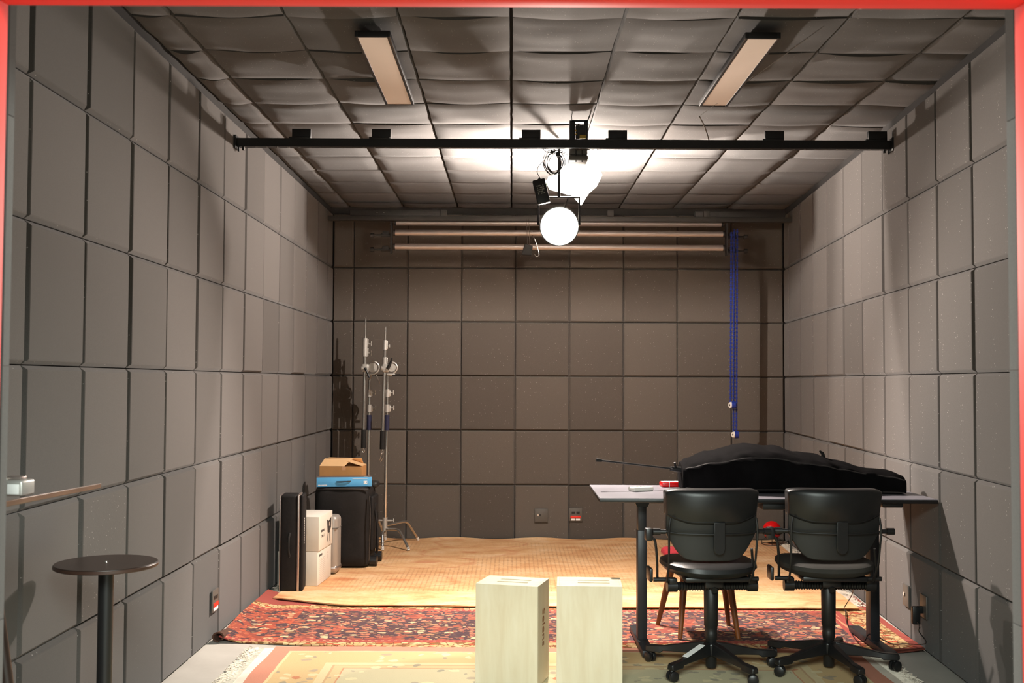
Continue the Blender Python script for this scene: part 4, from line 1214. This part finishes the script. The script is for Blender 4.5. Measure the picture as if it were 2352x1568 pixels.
# hanging black flag with small clips
c = P(1212, 572, 9.46)
t = thing('flag_clamp', 'small black triangular clamp hanging left of the lower lamp', 'clamp', (c.x, 9.46, c.z))
m = MB(); m.prism([(-0.055, 0, -0.05), (-0.025, 0, 0.05), (0.045, 0, 0.03), (0.035, 0, -0.055)], (0, 0.02, 0)); m.build('body', 'black_matte', t, bevel=0.004)
m = MB(); m.tube([(0.0, 0.01, 0.04), (-0.012, 0.015, 0.24), (-0.012, 0.07, 0.29)], 0.0016, 6); m.tube([(0.02, 0.01, 0.03), (0.01, 0.015, 0.24), (0.01, 0.07, 0.29)], 0.0016, 6); m.build('wire', 'chrome', t)
m = MB(); m.tube(smoothpath([(0.04, 0, 0.12), (0.06, -0.01, 0.09), (0.085, -0.01, 0.02), (0.10, -0.01, -0.05), (0.075, -0.01, -0.065), (0.06, -0.01, -0.045)]), 0.003, 6); m.build('spring_clip', 'chrome', t)

# ------------------------------------------------------------------ lamps
# head A: hangs from the bar on a yoke, its bulb facing back into the room
c0 = P(1330, 330, 6.42)
t = thing('stage_lamp', 'lit lamp head in a black yoke hanging from the middle of the bar', 'lamp', (c0.x, 6.46, 2.80))
G = lambda px, py, z: local(t, P(px, py, z))
m = MB()
y0 = 6.475
for (x0, y0p, x1, y1p) in ((1308, 279, 1321, 320), (1341, 279, 1350, 320)):
    a = G(x0, y0p, y0); b = G(x1, y1p, y0); m.box((a + b) / 2, (abs(b.x - a.x), 0.03, abs(a.z - b.z) + 0.01), 0.003)
a = G(1312, 268, y0); b = G(1349, 281, y0); m.box((a + b) / 2 + Vector((0, 0, -0.012)), (abs(b.x - a.x), 0.03, 0.012), 0.002)
m.tube([G(1314, 281, y0), G(1313, 264, y0), G(1322, 266, y0)], 0.0025, 6)
m.tube([G(1348, 281, y0), G(1356, 262, y0)], 0.004, 6)
m.build('yoke', 'black', t)
m = MB(); a = G(1322, 289, y0 - .01); b = G(1346, 320, y0 - .01); m.box((a + b) / 2, (abs(b.x - a.x), 0.05, abs(a.z - b.z)), 0.006)
m.cyl(G(1329, 292, 6.44), G(1329, 284, 6.44), 0.006); m.cyl(G(1338, 294, 6.44), G(1338, 287, 6.44), 0.006); m.build('hook_clamp', 'rail_dark', t)
m = MB(); m.cyl(G(1321, 300, 6.43), G(1324, 300, 6.425), 0.005); m.cyl(G(1322, 308, 6.43), G(1325, 308, 6.425), 0.005); m.box(G(1339, 314, 6.43), (0.04, 0.012, 0.022), 0.002); m.build('terminal_block', 'yellow_wire', t)
for px in (1323, 1337):
    m = MB(); m.tube([G(px, 318, 6.475), G(px, 372, 6.50)], 0.0032, 8); m.build('support_rod', 'black', t)
m = MB(); m.tube([G(1324, 343, 6.47), G(1331, 341, 6.47), G(1355, 344, 6.47)], [0.010, 0.008, 0.003], 8); m.build('tilt_handle', 'black', t)
m = MB(); a = G(1307, 341, 6.56); b = G(1348, 360, 6.56); m.box((a + b) / 2, (abs(b.x - a.x), 0.12, abs(a.z - b.z)), 0.006)
m.box((a + b) / 2 + Vector((0, 0, -0.045)), (0.115, 0.14, 0.035), 0.008); hb = m.build('lamp_body', 'outlet', t)
# lit barn door flap, its brightness put in as emission
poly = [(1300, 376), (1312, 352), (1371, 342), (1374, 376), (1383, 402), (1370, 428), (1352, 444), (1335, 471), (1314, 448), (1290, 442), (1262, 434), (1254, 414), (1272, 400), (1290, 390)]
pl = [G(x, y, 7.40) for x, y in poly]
m = MB(); m.prism(pl, (0, 0.02, 0)); glow_flap = m.build('diffuser', 'lens_side', t, bevel=0.003)
# unseen plate added to keep light off the back of the ceiling
u = local(t, UPPER)
m = MB(); m.box(u + Vector((0.0, 0.080, -0.0055)), (0.30, 0.003, 0.032), 0.0005); m.build('rear_barn_door', 'rail_dark', t)

# head B: fresnel with round lens
t = thing('stage_lamp', 'lit round fresnel lamp below the bar with a dazzling white lens', 'lamp', (LOWER.x, LOWER.y, LOWER.z))
d = Vector((-0.04, -0.98, -0.17)).normalized(); R = d.to_track_quat('Z', 'Y').to_matrix()
m = MB(); m.lathe([(0.001, -0.22), (0.08, -0.215), (0.11, -0.18), (0.118, -0.02), (0.129, 0.0), (0.129, 0.022), (0.123, 0.022), (0.120, 0.008), (0.001, 0.005)], (0, 0.0, 0), 36, R); m.build('housing', 'rail_dark', t)
m = MB(); m.lathe([(0.001, 0.012), (0.120, 0.012), (0.118, 0.024), (0.09, 0.036), (0.05, 0.044), (0.001, 0.046)], (0, 0, 0), 36, R); m.build('lens', 'lens', t)
m = MB(); m.tube([(-0.135, 0.08, 0.02), (-0.135, 0.06, 0.20), (0.135, 0.06, 0.20), (0.135, 0.08, 0.02)], 0.008, 8); m.tube([(0, 0.06, 0.20), (0.0, 0.06, 0.57)], 0.010, 8); m.build('yoke', 'black', t)

# cable coil and power adapter hanging at the bar
t = thing('cable_coil', 'coil of black cable tied to the bar left of the lamps', 'cable', tuple(P(1272, 370, 6.50)))
m = MB(); c = Vector((0, 0, 0)); rnd = random.Random(5)
for k in range(6):
    a0 = rnd.uniform(-0.2, 0.2); rx, rz = rnd.uniform(0.038, 0.060), rnd.uniform(0.052, 0.078); cx = rnd.uniform(-0.015, 0.015)
    m.tube([(cx + rx * math.cos(a) * math.cos(a0) - rz * math.sin(a) * math.sin(a0), 0.006 * k - 0.015, -0.01 + rz * math.sin(a) * math.cos(a0) + rx * math.cos(a) * math.sin(a0)) for a in [2 * PI * q / 24 for q in range(24)]], 0.0028, 6, closed=True)
L2 = lambda px, py, z=6.5: local(t, P(px, py, z))
m.tube(smoothpath([L2(1300, 352), L2(1285, 345), L2(1262, 350), L2(1249, 344), L2(1252, 337), L2(1268, 341), L2(1290, 350), L2(1304, 356)]), 0.0028, 6)
m.tube([L2(1268, 352), L2(1267, 334)], 0.003, 6)
m.tube(smoothpath([L2(1258, 362), L2(1246, 372), L2(1236, 384), L2(1234, 396), L2(1241, 410)]), 0.0022, 6)
m.build('cable', 'black', t)
m = MB(); m.box(L2(1268, 350), (0.020, 0.03, 0.014), 0.003); m.box(L2(1282, 354), (0.020, 0.03, 0.03), 0.004); m.build('cable_tie', 'black_matte', t)
c = P(1243, 440, 6.5)
t = thing('power_adapter', 'black power adapter with pale printing dangling from the cable coil', 'adapter', tuple(c))
Ry = Matrix.Rotation(math.radians(13), 3, 'Y')
m = MB(); m.box((0, 0, 0), (0.078, 0.036, 0.150), 0.007, Ry.transposed() if False else Matrix.Rotation(math.radians(-13), 3, 'Y'), 3); m.build('casing', 'black_plastic', t)
m = MB(); m.cyl(Matrix.Rotation(math.radians(-13), 3, 'Y') @ Vector((0.0, 0, 0.072)), local(t, P(1241, 409, 6.5)), 0.009, 0.005, 10); m.build('strain_relief', 'black_matte', t)
m = MB()
rr = random.Random(9); RM = Matrix.Rotation(math.radians(-13), 3, 'Y')
for i in range(5):
    for j in range(5):
        if rr.random() < 0.75: m.box(RM @ Vector((-0.018 + 0.009 * j, -0.0184, 0.035 - 0.012 * i)), (0.006, 0.0008, 0.006), 0, RM)
m.build('printed_marks', 'sticker', t)

# ceiling light panels (switched off)
proto = None
for i, (cx, y0_, y1_, lab) in enumerate(((-0.628, 4.77, 5.92, 'slim black framed ceiling light panel, switched off, on the left half of the ceiling'), (1.112, 4.77, 5.92, 'slim black framed ceiling light panel, switched off, on the right half of the ceiling'))):
    if proto is None:
        t = thing('ceiling_light', lab, 'light', (cx, (y0_ + y1_) / 2, 2.980), 0, 'ceiling light panels'); Ln = y1_ - y0_ + 0.04
        m = MB()
        for sg in (-1, 1):
            m.box((sg * 0.072, 0, 0.014), (0.014, Ln, 0.028), 0.001); m.box((0, sg * (Ln / 2 - 0.007), 0.014), (0.13, 0.014, 0.028), 0.001)
        m.box((0, 0, 0.022), (0.13, Ln - 0.02, 0.010)); m.build('frame', 'black', t)
        m = MB(); m.box((0, 0, 0.006), (0.130, Ln - 0.030, 0.008)); m.build('diffuser', 'panel_diffuser', t)
        m = MB(); m.box((0, 0, 0.042), (0.09, Ln - 0.3, 0.030)); m.build('mount', 'black', t)
        proto = t
    else:
        c_ = copy_tree(proto); c_.location = (cx, (y0_ + y1_) / 2, 2.980); c_['label'] = lab

# thin wire from the right panel towards the bar
m = MB(); m.tube([P(1855, 88, 4.9), P(1610, 264, 6.1)], 0.0016, 5); m.tube(smoothpath([P(1607, 268, 6.1), P(1618, 290, 6.2), P(1628, 320, 6.38)]), 0.004, 6)
tag(m.build('ceiling_cable', 'outlet'), 'thin grey cable crossing the ceiling from the right light panel down to the bar', 'cable')

# ------------------------------------------------------------------ outlets
def outlet(label, loc, rotz, kind, s=1.0):
    """plate facing local -Y"""
    t = thing('wall_outlet', label, 'outlet', loc, rotz)
    m = MB(); m.box((0, -0.005, 0), (0.123 * s, 0.010, 0.122), 0.003); m.build('plate', 'outlet', t)
    if kind == 'power':
        m = MB()
        for x in (-0.022, 0.022): m.box((x, -0.0105, 0.018), (0.030, 0.003, 0.020), 0.001)
        m.build('socket', 'outlet_dark', t)
        m = MB(); m.box((0, -0.0115, -0.022), (0.094, 0.005, 0.024), 0.002); m.build('red_sockets', 'outlet_red', t)
        m = MB()
        for x in (-0.022, 0.022): m.box((x, -0.011, -0.045), (0.038, 0.004, 0.017), 0.001)
        m.build('label_tab', 'white_paint', t)
    elif kind == 'data':
        m = MB(); m.box((-0.03, -0.0105, 0.003), (0.018, 0.003, 0.018)); m.build('blank_port', 'print_pale', t)
        m = MB(); m.box((-0.01, -0.0105, 0.003), (0.014, 0.003, 0.018)); m.build('port', 'outlet_dark', t)
    return t
FACE = 9.958
c = P(1243, 1183, FACE); outlet('grey data outlet plate low on the back wall, left of the power outlet', (c.x, FACE - 0.003, c.z), 0, 'data')
c = P(1322, 1181, FACE); outlet('grey power outlet with red sockets low on the back wall', (c.x, FACE - 0.003, c.z), 0, 'power')
c = P(500, 1378, 6.07); outlet('grey power outlet with red sockets low on the left wall', (-1.656, 6.07, c.z), PI / 2, 'power')
ang = -PI / 2 - math.atan(0.067)
y_ = 5.04; 
def on_right(px, py):
    k = (px - 1176) / F
    y = 1.843 / (k - 0.067 * math.cos(PITCH)) if False else 1.843 / ((px - 1178) / F - 0.067)
    p = P(px, py, y); return Vector((wall_x(y) - 0.005, y, p.z))
q = on_right(2083, 1367); outlet('grey outlet plate with a small port on the right wall, behind the desk leg side', tuple(q), ang, 'data', 0.9)
q = on_right(2123, 1392); o2 = outlet('grey power outlet on the right wall with the black adapter plugged in', tuple(q), ang, 'plain', 0.9)
t = thing('plug_adapter', 'black plug adapter with thin cable in the right wall outlet', 'adapter', (q.x - 0.045, q.y + 0.01, q.z - 0.05))
m = MB(); m.box((0.0, 0, 0), (0.042, 0.036, 0.095), 0.006, Matrix.Rotation(math.atan(-0.067), 3, 'Z')); m.box((0.022, 0, 0.03), (0.035, 0.035, 0.035), 0.004, Matrix.Rotation(math.atan(-0.067), 3, 'Z')); m.build('casing', 'black_plastic', t)
cz = RZ + 0.004
w0 = Vector((q.x - 0.045, q.y + 0.01, q.z - 0.10))
pts = [w0, w0 + Vector((0.002, 0.01, -0.05)), (2.13, 5.68, 0.10), (2.10, 5.80, 0.04), (2.05, 5.92, cz + .012), (1.98, 6.10, 0.06), (1.90, 6.02, 0.055), (1.78, 5.98, cz + .003), (1.74, 6.25, cz), (1.78, 6.55, cz), (1.77, 6.80, cz + .02), (1.83, 6.6, 0.30), (1.86, 6.42, 0.60), (1.84, 6.22, 0.815)]
w0 = P(2107, 1428, q.y)
pts = [w0, P(2112, 1440, 5.30), P(2111, 1450, 5.42), P(2092, 1457, 5.6), P(2078, 1475, 5.85), P(2050, 1478, 5.99), P(2020, 1466, 6.04)]
pts = [w0, P(2112, 1440, 5.28), P(2111, 1450, 5.38), Vector((2.14, 5.62, 0.11))]
# cable drops to the rug then runs back under the desk and up to its underside
fl = lambda px, py: (lambda z: P(px, py, z))(1.45 / ((py - 876 + 0.0) / F))
def ground(px, py, h=cz + 0.004):
    z = 6.0
    for _ in range(12):
        p = P(px, py, z); z *= (CAMH - h) / (CAMH - p.z)
    return P(px, py, z)
pts += [ground(2078, 1478, .03), ground(2045, 1477, .02), ground(2000, 1455, 0.075), ground(1985, 1472, 0.06), ground(1965, 1468, .02), ground(1945, 1430), ground(1942, 1402), ground(1938, 1397, .02), P(1958, 1362, 6.6), P(1955, 1335, 6.3), P(1945, 1240, 6.1), P(1942, 1160, 6.0)]
pts[-1] = Vector((pts[-1].x, 6.0, 0.835))
m = MB(); m.tube(smoothpath([local(t, p) for p in pts], 8), 0.0028, 6); m.build('cable', 'black', t)

# ------------------------------------------------------------------ red ball on wire ring
c = P(1773, 1219, 9.66)
t = thing('fire_extinguisher_ball', 'glossy red ball with white stripes on a wire stand in the back right corner', 'ball', (c.x, 9.66, RZ))
m = MB(); prof = [(max(0.001, 0.082 * math.sin(PI * k / 24)), 0.125 - 0.082 * math.cos(PI * k / 24)) for k in range(25)]
m.lathe(prof, seg=36); m.build('ball', 'red_plastic', t)
m = MB(); m.lathe([(0.080, 0.094), (0.0835, 0.095), (0.0835, 0.099), (0.080, 0.100)], seg=36, rot=None); m.build('seam', 'outlet_dark', t)
m = MB()
for h, a0, a1 in ((0.118, -145, -80), (0.108, -135, -85)):
    rr = math.sqrt(0.0835 ** 2 - (h - 0.125) ** 2)
    m.tube([(rr * math.cos(math.radians(a)), rr * math.sin(math.radians(a)), h) for a in range(a0, a1, 6)], 0.0022, 5)
m.build('printed_stripe', 'white_paint', t)
m = MB(); m.tube([(0.088 * math.cos(a), 0.088 * math.sin(a), 0.004) for a in [2 * PI * k / 32 for k in range(32)]], 0.0028, 6, closed=True)
m.tube([(0.055 * math.cos(a), 0.055 * math.sin(a), 0.058) for a in [2 * PI * k / 32 for k in range(32)]], 0.0028, 6, closed=True)
for k in range(4):
    a = 2 * PI * k / 4 + 2.9; m.tube([(0.088 * math.cos(a), 0.088 * math.sin(a), 0.004), (0.088 * math.cos(a), 0.088 * math.sin(a), 0.035), (0.055 * math.cos(a), 0.055 * math.sin(a), 0.058)], 0.0025, 6)
m.build('wire_stand', 'black', t)
